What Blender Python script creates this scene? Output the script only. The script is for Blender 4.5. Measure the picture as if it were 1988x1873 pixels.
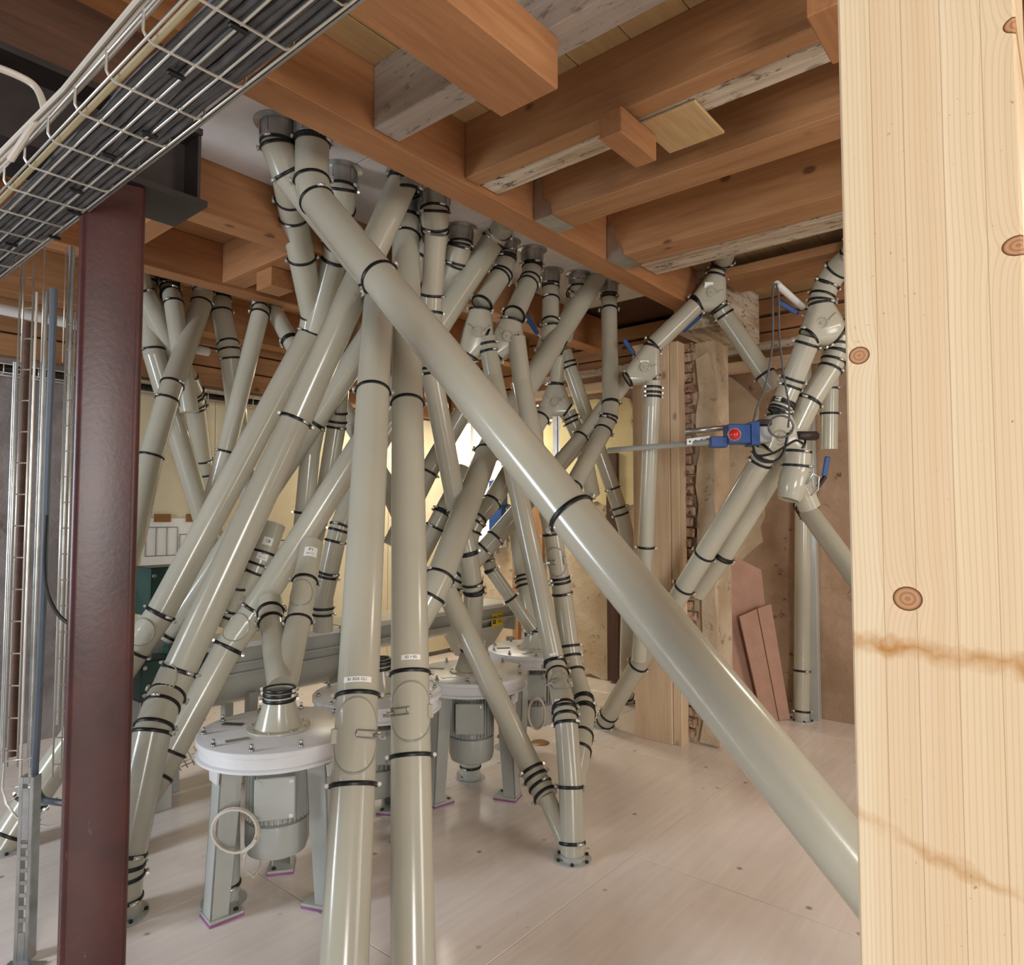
import bpy, bmesh, math, random
from mathutils import Vector, Matrix
random.seed(7)
S = bpy.context.scene
for o in list(bpy.data.objects):
    bpy.data.objects.remove(o)

# ------------------------------------------------------------------ camera
HC = 1.6; FPX = 1325.0; CX = 994.0; CY = 936.5
PITCH = math.atan(63.5 / FPX)
cam_d = bpy.data.cameras.new('camera'); cam = bpy.data.objects.new('camera', cam_d)
S.collection.objects.link(cam)
cam_d.sensor_fit = 'HORIZONTAL'; cam_d.sensor_width = 36.0
cam_d.lens = 36.0 * FPX / 1988.0
cam_d.clip_start = 0.02
cam.location = (0, 0, HC); cam.rotation_euler = (math.pi / 2 + PITCH, 0, 0)
S.camera = cam

# ------------------------------------------------------------------ light
S.view_settings.view_transform = 'Standard'
S.view_settings.look = 'None'
S.view_settings.gamma = 1.0
S.view_settings.use_curve_mapping = False
S.view_settings.exposure = -0.12
W = bpy.data.worlds.new('world'); S.world = W; W.use_nodes = True
bgn = W.node_tree.nodes['Background']
bgn.inputs[0].default_value = (0.90, 0.94, 1.0, 1); bgn.inputs[1].default_value = 0.18

def area(name, loc, aim, sx, sy, power, col):
    l = bpy.data.lights.new(name, 'AREA'); l.shape = 'RECTANGLE'; l.size = sx; l.size_y = sy
    l.energy = power; l.color = col
    o = bpy.data.objects.new(name, l); S.collection.objects.link(o)
    o.location = loc
    o.rotation_euler = (Vector(aim) - Vector(loc)).to_track_quat('-Z', 'Y').to_euler()
    return o
# daylight through the openings of the hall behind and beside the camera, a ceiling lamp at the right, and an added fill at the far end
area('window_daylight_left', (-5.0, 0.6, 1.7), (-0.6, 3.4, 1.0), 0.9, 1.7, 150, (0.80, 0.90, 1.0))
area('window_daylight_back', (1.3, -3.4, 1.9), (0.2, 3.4, 0.7), 1.3, 1.6, 185, (1.0, 0.98, 0.94))
area('window_daylight_right', (4.6, 0.2, 1.9), (0.6, 4.0, 0.8), 1.2, 1.8, 70, (1.0, 0.95, 0.88))
area('added_fill_far', (-0.75, 6.9, 2.75), (-0.75, 6.9, 0), 1.2, 0.3, 42, (1.0, 0.93, 0.74))  # added unseen light that brightens the far cream wall
area('ceiling_lamp_right', (3.3, 2.6, 3.0), (3.0, 3.0, 0), 1.2, 0.2, 26, (1.0, 0.9, 0.75))

# ------------------------------------------------------------------ helpers
UD = Vector((0.641, 0.7675, 0)).normalized(); VD = Vector((-UD.y, UD.x, 0))
ROTU = math.atan2(UD.y, UD.x)
_c, _s = math.cos(PITCH), math.sin(PITCH)
FW = Vector((0, _c, _s)); UPV = Vector((0, -_s, _c)); RT = Vector((1, 0, 0)); C0 = Vector((0, 0, HC))
def ray(px, py): return RT * ((px - CX) / FPX) + UPV * ((CY - py) / FPX) + FW
def pt(px, py, d): return C0 + ray(px, py) * d
def pz(px, py, z):
    r = ray(px, py); return C0 + r * ((z - HC) / r.z)
def pu(px, py, u):
    r = ray(px, py); return C0 + r * (u / r.dot(UD))
def pv(px, py, v):
    r = ray(px, py); return C0 + r * (v / r.dot(VD))
def proj(p):
    q = p - C0; d = q.dot(FW)
    return CX + FPX * q.x / d, CY - FPX * q.dot(UPV) / d, d
def uv(u, v, z): return UD * u + VD * v + Vector((0, 0, z))
def lin(r, g, b):
    f = lambda c: (c / 255 / 12.92) if c / 255 <= 0.04045 else ((c / 255 + 0.055) / 1.055) ** 2.4
    return (f(r), f(g), f(b), 1)

class MB:
    def __init__(s): s.v = []; s.f = []; s.sm = []
    def add(s, vs, fs, smooth=False):
        b = len(s.v); s.v += [Vector(v) for v in vs]
        for f in fs: s.f.append([b + i for i in f]); s.sm.append(smooth)
        return s
    def box(s, c, sx, sy, sz, M=None):
        vs = [Vector((x * sx / 2, y * sy / 2, z * sz / 2)) for z in (-1, 1) for y in (-1, 1) for x in (-1, 1)]
        if M is not None: vs = [M @ v for v in vs]
        vs = [Vector(c) + v for v in vs]
        return s.add(vs, [(0, 2, 3, 1), (4, 5, 7, 6), (0, 1, 5, 4), (2, 6, 7, 3), (0, 4, 6, 2), (1, 3, 7, 5)])
    def tube(s, a, b, r0, r1=None, n=16, na=None, nb=None, caps=True):
        a = Vector(a); b = Vector(b); r1 = r0 if r1 is None else r1
        t = (b - a).normalized()
        e1 = t.orthogonal().normalized()
        e2 = t.cross(e1); vs = []
        for P, r, nn in ((a, r0, na), (b, r1, nb)):
            for i in range(n):
                an = 2 * math.pi * i / n
                off = (e1 * math.cos(an) + e2 * math.sin(an)) * r
                if nn is not None: off = off - t * (off.dot(nn) / t.dot(nn))
                vs.append(P + off)
        s.add(vs, [(i, (i + 1) % n, n + (i + 1) % n, n + i) for i in range(n)], True)
        if caps:
            s.add(vs[:n], [tuple(range(n - 1, -1, -1))]); s.add(vs[n:], [tuple(range(n))])
        return s
    def lathe(s, prof, n=32, M=None, sharp=True):
        M = M or Matrix()
        rows = [[M @ Vector((r * math.cos(2 * math.pi * i / n), r * math.sin(2 * math.pi * i / n), z)) for i in range(n)] for r, z in prof]
        for k in range(len(rows) - 1):
            s.add(rows[k] + rows[k + 1], [(i, (i + 1) % n, n + (i + 1) % n, n + i) for i in range(n)], True)
        return s
    def sweep(s, pts, r, n=8, closed=False):
        pts = [Vector(p) for p in pts]; m = len(pts); rows = []
        e1 = None
        for i in range(m):
            if closed: t = pts[(i + 1) % m] - pts[i - 1]
            else: t = pts[min(i + 1, m - 1)] - pts[max(i - 1, 0)]
            t.normalize()
            e1 = t.orthogonal().normalized() if e1 is None else (e1 - t * e1.dot(t)).normalized()
            e2 = t.cross(e1)
            rows.append([pts[i] + (e1 * math.cos(2 * math.pi * k / n) + e2 * math.sin(2 * math.pi * k / n)) * r for k in range(n)])
        vs = [v for row in rows for v in row]; fs = []
        for i in range(m if closed else m - 1):
            j = (i + 1) % m
            fs += [(i * n + k, i * n + (k + 1) % n, j * n + (k + 1) % n, j * n + k) for k in range(n)]
        s.add(vs, fs, True)
        if not closed:
            s.add(rows[0], [tuple(range(n - 1, -1, -1))]); s.add(rows[-1], [tuple(range(n))])
        return s
    def prism(s, outline, vec):
        o = [Vector(p) for p in outline]; n = len(o); q = [p + Vector(vec) for p in o]
        s.add(o + q, [tuple(range(n - 1, -1, -1)), tuple(range(n, 2 * n))] + [(i, (i + 1) % n, n + (i + 1) % n, n + i) for i in range(n)])
        return s
    def mesh(s, name, bev=0):
        me = bpy.data.meshes.new(name)
        me.from_pydata([tuple(v) for v in s.v], [], s.f)
        me.polygons.foreach_set('use_smooth', s.sm)
        me.update()
        bm = bmesh.new(); bm.from_mesh(me)
        bmesh.ops.remove_doubles(bm, verts=bm.verts, dist=1e-5)
        bmesh.ops.recalc_face_normals(bm, faces=bm.faces)
        if bev:
            bmesh.ops.bevel(bm, geom=[e for e in bm.edges if e.is_manifold and e.calc_face_angle(0) > 0.6], offset=bev, segments=1, affect='EDGES')
        for e in bm.edges:
            if len(e.link_faces) == 2 and e.calc_face_angle(0) > 0.7: e.smooth = False
        bm.to_mesh(me); bm.free()
        return me
    def build(s, name, m, parent=None, bev=0):
        return link(name, s.mesh(name, bev), m, parent)

WM = {}
def link(name, me, m, parent=None, mat=None):
    if m is not None and not me.materials: me.materials.append(m)
    o = bpy.data.objects.new(name, me); S.collection.objects.link(o)
    place(o, parent, mat); return o
def place(o, parent=None, mat=None):
    mat = mat or Matrix()
    if parent is not None:
        o.parent = parent; o.matrix_parent_inverse = WM[parent.name].inverted()
    o.matrix_basis = mat; WM[o.name] = mat
def thing(name, label, cat, loc=(0, 0, 0), rz=0, group=None):
    o = bpy.data.objects.new(name, None); S.collection.objects.link(o)
    o.empty_display_size = 0.05
    place(o, None, Matrix.Translation(Vector(loc)) @ Matrix.Rotation(rz, 4, 'Z'))
    return tag(o, label, cat, group)
def tag(o, label, cat, group=None):
    o['label'] = label; o['category'] = cat
    if group: o['group'] = group
    return o
def struct(o, label=None):
    o['kind'] = 'structure'
    if label: o['label'] = label
    return o
def axes(x, y, z, loc):
    M = Matrix((x, y, z)).transposed().to_4x4(); M.translation = Vector(loc); return M

# ------------------------------------------------------------------ materials
def nodes(name):
    m = bpy.data.materials.new(name); m.use_nodes = True
    nt = m.node_tree; b = nt.nodes['Principled BSDF']; return m, nt, b
def N(nt, t, **kw):
    n = nt.nodes.new(t)
    for k, v in kw.items(): setattr(n, k, v)
    return n
def mixc(nt, fac, a, b, mode='MIX'):
    n = N(nt, 'ShaderNodeMix', data_type='RGBA', blend_type=mode)
    for i, x in ((0, fac), (6, a), (7, b)):
        if isinstance(x, (float, int, tuple)): n.inputs[i].default_value = x
        else: nt.links.new(x, n.inputs[i])
    return n.outputs[2]
def ramp(nt, src, p0, p1, c0=(0, 0, 0, 1), c1=(1, 1, 1, 1)):
    r = N(nt, 'ShaderNodeValToRGB'); e = r.color_ramp.elements
    e[0].position = p0; e[1].position = p1; e[0].color = c0; e[1].color = c1
    nt.links.new(src, r.inputs[0]); return r.outputs[0]
def coords(nt, scale, rnd=True):
    tc = N(nt, 'ShaderNodeTexCoord'); mp = N(nt, 'ShaderNodeMapping'); mp.inputs['Scale'].default_value = scale
    if rnd:
        oi = N(nt, 'ShaderNodeObjectInfo'); vm = N(nt, 'ShaderNodeVectorMath', operation='SCALE')
        cb = N(nt, 'ShaderNodeCombineXYZ'); nt.links.new(oi.outputs['Random'], cb.inputs[0]); nt.links.new(oi.outputs['Random'], cb.inputs[1])
        nt.links.new(cb.outputs[0], vm.inputs[0]); vm.inputs['Scale'].default_value = 37.0
        ad = N(nt, 'ShaderNodeVectorMath', operation='ADD')
        nt.links.new(tc.outputs['Object'], ad.inputs[0]); nt.links.new(vm.outputs[0], ad.inputs[1])
        nt.links.new(ad.outputs[0], mp.inputs[0])
    else: nt.links.new(tc.outputs['Object'], mp.inputs[0])
    return mp.outputs[0]
def noise(nt, vec, scale, detail=4, rough=0.55, dist=0.0):
    n = N(nt, 'ShaderNodeTexNoise'); n.inputs['Scale'].default_value = scale; n.inputs['Detail'].default_value = detail
    n.inputs['Roughness'].default_value = rough; n.inputs['Distortion'].default_value = dist
    nt.links.new(vec, n.inputs['Vector']); return n.outputs['Fac']
def bump(nt, b, h, s, d=0.01):
    n = N(nt, 'ShaderNodeBump'); n.inputs['Strength'].default_value = s; n.inputs['Distance'].default_value = d
    nt.links.new(h, n.inputs['Height']); nt.links.new(n.outputs[0], b.inputs['Normal'])
def flat(name, c, rough=0.5, metal=0.0, var=0.0, coat=0.0, bs=0.0):
    m, nt, b = nodes(name); b.inputs['Roughness'].default_value = rough; b.inputs['Metallic'].default_value = metal
    b.inputs['Coat Weight'].default_value = coat; b.inputs['Coat Roughness'].default_value = 0.08
    v = coords(nt, (1, 1, 1)); f = noise(nt, v, 9, 5)
    dk = tuple(x * (1 - var) for x in c[:3]) + (1,)
    nt.links.new(mixc(nt, ramp(nt, f, 0.35, 0.65), c, dk), b.inputs['Base Color'])
    if bs: bump(nt, b, noise(nt, v, 60, 4), bs, 0.004)
    return m
def wood(name, c0, c1, knot=lin(70, 38, 22), rough=0.6, knots=0.5, gs=1.0, spots=0.0):
    m, nt, b = nodes(name); b.inputs['Roughness'].default_value = rough
    v = coords(nt, (0.7 * gs, 9 * gs, 9 * gs)); f = noise(nt, v, 3.0, 5, 0.6, 0.6)
    v2 = coords(nt, (1.2 * gs, 40 * gs, 40 * gs)); f2 = noise(nt, v2, 3.0, 2)
    col = mixc(nt, ramp(nt, f, 0.32, 0.68), c0, c1)
    col = mixc(nt, ramp(nt, f2, 0.5, 0.72, (0, 0, 0, 1), (0.35, 0.35, 0.35, 1)), col, tuple(x * 0.62 for x in c0[:3]) + (1,))
    big = noise(nt, coords(nt, (1, 1, 1)), 2.2, 3)
    col = mixc(nt, ramp(nt, big, 0.45, 0.75, (0, 0, 0, 1), (0.4, 0.4, 0.4, 1)), col, tuple(x * 0.7 for x in c0[:3]) + (1,))
    if knots:
        v3 = coords(nt, (3.2, 5.5, 5.5)); vo = N(nt, 'ShaderNodeTexVoronoi'); vo.inputs['Scale'].default_value = 1.0
        nt.links.new(v3, vo.inputs['Vector'])
        k = ramp(nt, vo.outputs['Distance'], 0.07, 0.13, (knots, knots, knots, 1), (0, 0, 0, 1))
        col = mixc(nt, k, col, knot)
    if spots:
        s = noise(nt, coords(nt, (2, 6, 6)), 5, 6, 0.75); col = mixc(nt, ramp(nt, s, 0.56, 0.62, (0, 0, 0, 1), (spots,) * 3 + (1,)), col, lin(60, 45, 35))
    nt.links.new(col, b.inputs['Base Color']); bump(nt, b, f2, 0.15, 0.004)
    return m
M = {}
def paint(name, c, rough):
    m, nt, b = nodes(name); b.inputs['Roughness'].default_value = rough
    b.inputs['Specular IOR Level'].default_value = 0.6
    v = coords(nt, (1, 1, 1)); f = noise(nt, v, 4, 3)
    nt.links.new(mixc(nt, ramp(nt, f, 0.3, 0.7), c, tuple(x * 0.93 for x in c[:3]) + (1,)), b.inputs['Base Color'])
    bump(nt, b, noise(nt, v, 160, 2), 0.03, 0.002)
    return m
M['paint'] = paint('pebble_grey_paint', lin(184, 179, 162), 0.18)
M['paint_cool'] = paint('cool_grey_paint', lin(178, 180, 174), 0.24)
M['white_paint'] = paint('white_grey_enamel', lin(222, 221, 222), 0.3)
M['black'] = flat('black_rubber', lin(16, 16, 16), 0.42, 0, 0.3)
M['bolt'] = flat('zinc_bolt', lin(225, 222, 215), 0.25, 0.7, 0.1)
M['galv'] = flat('galvanised_steel', lin(190, 190, 188), 0.3, 0.85, 0.3)
M['wire'] = flat('galvanised_wire', lin(215, 210, 200), 0.35, 0.75, 0.15)
def m_red():
    m, nt, b = nodes('oxide_red_primer'); b.inputs['Roughness'].default_value = 0.36
    v = coords(nt, (1, 1, 1)); f = noise(nt, v, 7, 5)
    col = mixc(nt, ramp(nt, f, 0.35, 0.7), lin(78, 38, 34), lin(60, 29, 27))
    s = noise(nt, coords(nt, (30, 30, 7)), 2.2, 4, 0.7); bg = noise(nt, v, 2.5, 2)
    mm = N(nt, 'ShaderNodeMath', operation='MULTIPLY'); nt.links.new(ramp(nt, s, 0.66, 0.74), mm.inputs[0]); nt.links.new(ramp(nt, bg, 0.5, 0.62), mm.inputs[1])
    nt.links.new(mixc(nt, mm.outputs[0], col, lin(150, 128, 122)), b.inputs['Base Color'])
    bump(nt, b, noise(nt, v, 60, 4), 0.1, 0.004); return m
M['steel_red'] = m_red()
M['steel_dark'] = flat('dark_steel', lin(60, 52, 50), 0.5, 0.2, 0.3)
M['green'] = flat('dark_green_enamel', lin(28, 66, 58), 0.35, 0, 0.3)
M['blue'] = flat('blue_enamel', lin(24, 68, 132), 0.35, 0, 0.15)
M['red'] = flat('red_lens', lin(190, 40, 35), 0.15)
M['yellow'] = flat('yellow_sticker', lin(235, 205, 25), 0.5)
M['label'] = flat('white_label', lin(238, 236, 230), 0.5)
M['ink'] = flat('black_ink', lin(20, 20, 20), 0.6)
M['cable_dark'] = flat('grey_cable_sheath', lin(88, 86, 86), 0.4, 0, 0.5)
M['cable_light'] = flat('light_cable_sheath', lin(205, 195, 182), 0.45, 0, 0.1)
M['cable_cream'] = flat('cream_conduit', lin(190, 175, 135), 0.45, 0, 0.1)
M['cable_blue'] = flat('slate_conduit', lin(86, 94, 104), 0.35, 0.2, 0.1)
M['pink'] = flat('purple_rubber_pad', lin(160, 100, 150), 0.7, 0, 0.2)
M['cardboard'] = flat('brown_fibreboard', lin(178, 138, 118), 0.8, 0, 0.12)
M['tape'] = flat('brown_tape', lin(150, 105, 60), 0.4, 0, 0.1)
M['wood_beam'] = wood('orange_beam_wood', lin(176, 124, 82), lin(156, 104, 64), knots=0.75)
M['wood_joist'] = wood('brown_joist_wood', lin(176, 130, 88), lin(150, 104, 66), knots=0.75)
M['wood_pale'] = wood('pale_spruce', lin(226, 200, 168), lin(212, 182, 148), lin(126, 84, 56), knots=0.6)
M['wood_old'] = wood('old_limed_wood', lin(214, 202, 182), lin(160, 134, 106), spots=0.85, rough=0.8)
M['wood_grey'] = wood('grey_washed_timber', lin(178, 166, 156), lin(160, 146, 134), knots=0.2, spots=0.5, rough=0.75)
M['wood_dark'] = wood('dark_brown_boards', lin(92, 60, 42), lin(68, 42, 30), knots=0.2)
M['ply_deck'] = wood('yellow_deck_board', lin(196, 164, 118), lin(180, 148, 102), knots=0.15, rough=0.7)
M['white_panel'] = flat('white_ceiling_board', lin(214, 208, 206), 0.6, 0, 0.08)

def m_floor():
    m, nt, b = nodes('pale_plywood_floor'); b.inputs['Roughness'].default_value = 0.18
    v = coords(nt, (1, 1, 1)); f = noise(nt, v, 1.6, 5)
    g = noise(nt, coords(nt, (0.6, 9, 1)), 3, 4, 0.6, 0.5)
    col = mixc(nt, ramp(nt, g, 0.35, 0.7), lin(240, 230, 223), lin(232, 219, 210))
    col = mixc(nt, ramp(nt, f, 0.5, 0.75, (0, 0, 0, 1), (0.5,) * 3 + (1,)), col, lin(214, 201, 192))
    vo = N(nt, 'ShaderNodeTexVoronoi'); vo.inputs['Scale'].default_value = 7.5; nt.links.new(v, vo.inputs['Vector'])
    k = ramp(nt, vo.outputs['Distance'], 0.05, 0.13, (0.75,) * 3 + (1,), (0, 0, 0, 1))
    msk = ramp(nt, noise(nt, v, 3.1, 2), 0.46, 0.56)
    mm = N(nt, 'ShaderNodeMath', operation='MULTIPLY'); nt.links.new(k, mm.inputs[0]); nt.links.new(msk, mm.inputs[1])
    col = mixc(nt, mm.outputs[0], col, lin(120, 98, 88))
    nt.links.new(col, b.inputs['Base Color'])
    return m
M['floor'] = m_floor()
def m_plaster(name, c0, c1, c2, t0=0.52, t1=0.6, sc=3.0, bs=0.6):
    m, nt, b = nodes(name); b.inputs['Roughness'].default_value = 0.85
    v = coords(nt, (1, 1, 1)); f = noise(nt, v, sc, 7, 0.62); g = noise(nt, v, sc * 2.3, 6, 0.7)
    col = mixc(nt, ramp(nt, f, 0.4, 0.6), c0, c1)
    col = mixc(nt, ramp(nt, g, t0, t1), col, c2)
    nt.links.new(col, b.inputs['Base Color']); bump(nt, b, g, bs, 0.03)
    return m
M['plaster'] = m_plaster('flaking_lime_plaster', lin(206, 188, 162), lin(188, 164, 134), lin(122, 96, 72), 0.58, 0.70)
M['plaster_cream'] = m_plaster('cream_plaster', lin(236, 220, 170), lin(224, 204, 152), lin(150, 130, 92), 0.66, 0.76, 2.0, 0.25)
M['plaster_grey'] = m_plaster('grey_stained_plaster', lin(148, 140, 138), lin(124, 116, 114), lin(96, 84, 78), 0.6, 0.72)
M['rough_brown'] = m_plaster('rough_brown_render', lin(178, 148, 122), lin(160, 130, 104), lin(104, 76, 58), 0.62, 0.7)
M['cream_board'] = flat('cream_wall_board', lin(226, 212, 180), 0.55, 0, 0.06)
M['brick'] = m_plaster('old_brick', lin(168, 130, 104), lin(190, 164, 140), lin(106, 80, 66), 0.5, 0.6, 8)
M['mortar'] = m_plaster('old_mortar', lin(120, 96, 78), lin(96, 74, 58), lin(60, 44, 36), 0.5, 0.62, 9)
def m_emit(name, c, s):
    m, nt, b = nodes(name); b.inputs['Emission Color'].default_value = c; b.inputs['Emission Strength'].default_value = s
    b.inputs['Base Color'].default_value = c; return m
M['daylight'] = m_emit('daylit_window_pane', (1.0, 0.98, 0.9, 1), 1.3)

def m_post(knots, stains, seams):
    m, nt, b = nodes('glulam_spruce'); b.inputs['Roughness'].default_value = 0.5
    tc = N(nt, 'ShaderNodeTexCoord'); sp = N(nt, 'ShaderNodeSeparateXYZ'); nt.links.new(tc.outputs['Object'], sp.inputs[0])
    def mth(op, a, bb=None, cl=False):
        n = N(nt, 'ShaderNodeMath', operation=op, use_clamp=cl)
        for i, x in ((0, a), (1, bb)):
            if x is None: continue
            if isinstance(x, (int, float)): n.inputs[i].default_value = x
            else: nt.links.new(x, n.inputs[i])
        return n.outputs[0]
    X, Z = sp.outputs[1], sp.outputs[0]        # across the face, along the post
    # the lamella number shifts the grain so that neighbouring strips differ
    lam = 0.0
    for s in seams: lam = mth('ADD', lam, mth('GREATER_THAN', X, s))
    cb = N(nt, 'ShaderNodeCombineXYZ')
    kd = None
    for kx, kz, a, bb in knots:
        q = mth('SQRT', mth('ADD', mth('POWER', mth('DIVIDE', mth('SUBTRACT', X, kx), a), 2), mth('POWER', mth('DIVIDE', mth('SUBTRACT', Z, kz), bb), 2)))
        kd = q if kd is None else mth('MINIMUM', kd, q)
    push = mth('DIVIDE', 0.012, mth('MAXIMUM', kd, 0.6))
    nt.links.new(mth('MULTIPLY', Z, 0.9), cb.inputs[0]); nt.links.new(mth('ADD', mth('MULTIPLY', mth('ADD', X, push), 46), mth('MULTIPLY', lam, 3.7)), cb.inputs[1]); nt.links.new(mth('MULTIPLY', lam, 11.3), cb.inputs[2])
    f = noise(nt, cb.outputs[0], 1.0, 3, 0.5, 0.35)
    wv = N(nt, 'ShaderNodeTexWave', wave_type='BANDS', bands_direction='Y'); wv.inputs['Scale'].default_value = 1.1; wv.inputs['Distortion'].default_value = 4.5; wv.inputs['Detail'].default_value = 2; wv.inputs['Detail Scale'].default_value = 0.5
    nt.links.new(cb.outputs[0], wv.inputs['Vector'])
    col = mixc(nt, ramp(nt, f, 0.3, 0.7), lin(236, 214, 180), lin(226, 200, 162))
    col = mixc(nt, ramp(nt, wv.outputs['Fac'], 0.72, 0.98, (0, 0, 0, 1), (0.32,) * 3 + (1,)), col, lin(200, 162, 118))
    tint = N(nt, 'ShaderNodeTexWhiteNoise', noise_dimensions='1D'); nt.links.new(lam, tint.inputs['W'])
    col = mixc(nt, mth('MULTIPLY', tint.outputs[0], 0.22), col, lin(206, 160, 116))
    sm = None
    for s in seams:
        q = mth('LESS_THAN', mth('ABSOLUTE', mth('SUBTRACT', X, s)), 0.0006); sm = q if sm is None else mth('MAXIMUM', sm, q)
    col = mixc(nt, mth('MULTIPLY', sm, 0.5), col, lin(160, 118, 78))
    # knots: brown ring, reddish heart
    ring = mth('MULTIPLY', mth('LESS_THAN', kd, 1.0), 1.0)
    rng = N(nt, 'ShaderNodeMath', operation='SINE'); nt.links.new(mth('MULTIPLY', kd, 16), rng.inputs[0])
    kc = mixc(nt, mth('MULTIPLY', mth('ADD', rng.outputs[0], 1), 0.35), lin(196, 148, 106), lin(150, 100, 66))
    kc = mixc(nt, mth('GREATER_THAN', kd, 0.88), kc, lin(112, 68, 42))
    col = mixc(nt, ring, col, kc)
    for z0, slope, hw, strength in stains:
        line = mth('SUBTRACT', Z, mth('ADD', z0, mth('MULTIPLY', X, slope)))
        wob = noise(nt, tc.outputs['Object'], 22, 4, 0.6)
        dd = mth('ABSOLUTE', mth('ADD', line, mth('MULTIPLY', mth('SUBTRACT', wob, 0.5), 0.05)))
        a = mth('MULTIPLY', mth('SUBTRACT', 1.0, mth('DIVIDE', dd, hw), True), strength, True)
        a = mth('MULTIPLY', a, ramp(nt, noise(nt, tc.outputs['Object'], 14, 3), 0.3, 0.6))
        col = mixc(nt, a, col, lin(186, 128, 60))
    sv = noise(nt, tc.outputs['Object'], 90, 3, 0.7); big = noise(nt, tc.outputs['Object'], 6, 2)
    sp2 = mth('MULTIPLY', ramp(nt, sv, 0.66, 0.72), ramp(nt, big, 0.52, 0.62))
    col = mixc(nt, mth('MULTIPLY', sp2, 0.6), col, lin(120, 88, 60))
    nt.links.new(col, b.inputs['Base Color'])
    return m

# ------------------------------------------------------------------ structure
ZB = 3.10; ZD = 3.38                       # underside of beams, underside of deck
def timber(name, u0, u1, v0, v1, z0, z1, axis, mat, parent=None, bev=0.004, tilt=None):
    c = uv((u0 + u1) / 2, (v0 + v1) / 2, (z0 + z1) / 2); du, dv, dz = abs(u1 - u0), abs(v1 - v0), abs(z1 - z0)
    Zv = Vector((0, 0, 1))
    if axis == 'u': MM = axes(UD, VD, Zv, c); s = (du, dv, dz)
    elif axis == 'v': MM = axes(VD, -UD, Zv, c); s = (dv, du, dz)
    else: MM = axes(Zv, VD, -UD, c); s = (dz, dv, du)
    if tilt is not None: MM = Matrix.Translation(c) @ tilt @ Matrix.Translation(-c) @ MM
    me = MB().box((0, 0, 0), *s).mesh(name, bev)
    return link(name, me, mat, parent, MM)

floor = struct(timber('floor', -3.2, 5.75, -3.2, 5.75, -0.12, -0.02, 'u', M['mortar'], bev=0))
for i in range(5):
    for j in range(8):
        u0 = -3.2 + i * 2.44 - (1.22 if j % 2 else 0); u1 = min(u0 + 2.436, 5.749); u0 = max(u0, -3.2)
        v0 = -3.2 + j * 1.22; v1 = min(v0 + 1.217, 5.749)
        if u1 - u0 > 0.05: timber('plywood_sheet', u0, u1, v0, v1, -0.02, 0.0, 'u', M['floor'], floor, 0.0012)
    
wl = struct(timber('wall_left', -3.2, 5.95, 5.75, 5.95, -0.12, 3.6, 'u', M['plaster_grey'], bev=0))
for i in range(4):
    for j in range(2):
        timber('wall_panel', 1.9 + i * 0.96, 1.9 + i * 0.96 + 0.955, 5.72, 5.75, 0.05 + j * 1.32, 0.05 + j * 1.32 + 1.31, 'u', M['cream_board'], wl, 0.003)
for j in range(4):
    timber('wall_board', -0.5 + 0.1 * j, 5.7, 5.66 + 0.02 * (j % 2), 5.75, 2.70 + j * 0.17, 2.70 + j * 0.17 + 0.155, 'u', M['wood_joist'], wl)

wb = struct(timber('wall_back', 5.75, 5.95, -3.2, 5.95, -0.12, 3.6, 'v', M['rough_brown'], bev=0))
def rough_slab(name, plane, pts2, thick, mat, parent, rnd=0.03, z=True, n=3):
    """a slab with a ragged outline on a plane u=const: pts2 are (v, z) corners"""
    out = []
    for i in range(len(pts2)):
        a = Vector(pts2[i]); b = Vector(pts2[(i + 1) % len(pts2)])
        k = max(1, int((b - a).length / 0.12))
        for j in range(k):
            p = a.lerp(b, j / k); out.append((p.x + random.uniform(-rnd, rnd), max(0.0, p.y + random.uniform(-rnd, rnd))))
    mb = MB().prism([uv(plane, v, zz) for v, zz in out], -UD * thick)
    return mb.build(name, mat, parent)
rough_slab('plaster_coat', 5.75, [(3.05, 0.02), (5.74, 0.02), (5.74, 1.75), (3.05, 1.8)], 0.02, M['plaster'], wb)
rough_slab('plaster_coat', 5.75, [(3.2, 1.72), (4.95, 1.70), (4.95, 2.72), (3.3, 2.74)], 0.045, M['plaster_cream'], wb)
rough_slab('plaster_coat', 5.75, [(2.06, 1.35), (2.62, 0.9), (2.62, 2.86), (2.3, 2.8), (2.08, 2.56)], 0.04, M['plaster'], wb)
for j in range(4):
    timber('wall_board', 5.60 - 0.03 * (j % 2), 5.75, -1.5, 5.6, 2.83 + j * 0.14, 2.83 + j * 0.14 + 0.12, 'v', M['wood_joist'], wb)
timber('wall_board', 5.45, 5.56, -1.5, 4.6, 2.78, 2.86, 'v', M['wood_pale'], wb)
timber('wall_board', 5.48, 5.58, -1.5, 4.6, 2.93, 3.0, 'v', M['wood_old'], wb)
timber('wall_board', 5.69, 5.745, 4.34, 4.50, 0.02, 2.7, 'z', M['wood_joist'], wb)
timber('wall_board', 5.68, 5.745, 4.66, 4.74, 0.02, 2.7, 'z', M['wood_joist'], wb)
timber('wall_board', 5.66, 5.745, 3.42, 3.54, 0.02, 2.2, 'z', M['wood_dark'], wb)

wn = struct(timber('window_1', 5.71, 5.74, 4.98, 5.66, 1.22, 2.68, 'z', M['daylight'], bev=0)); wn['label'] = 'small daylit window in the far corner of the room'
for v0, v1, z0, z1 in ((4.95, 5.02, 1.18, 2.72), (5.62, 5.69, 1.18, 2.72), (5.30, 5.35, 1.22, 2.68), (4.95, 5.69, 1.18, 1.25), (4.95, 5.69, 2.65, 2.72), (4.98, 5.66, 1.9, 1.94)):
    timber('window_frame', 5.66, 5.71, v0, v1, z0, z1, 'z', M['white_paint'], wn)

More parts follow.
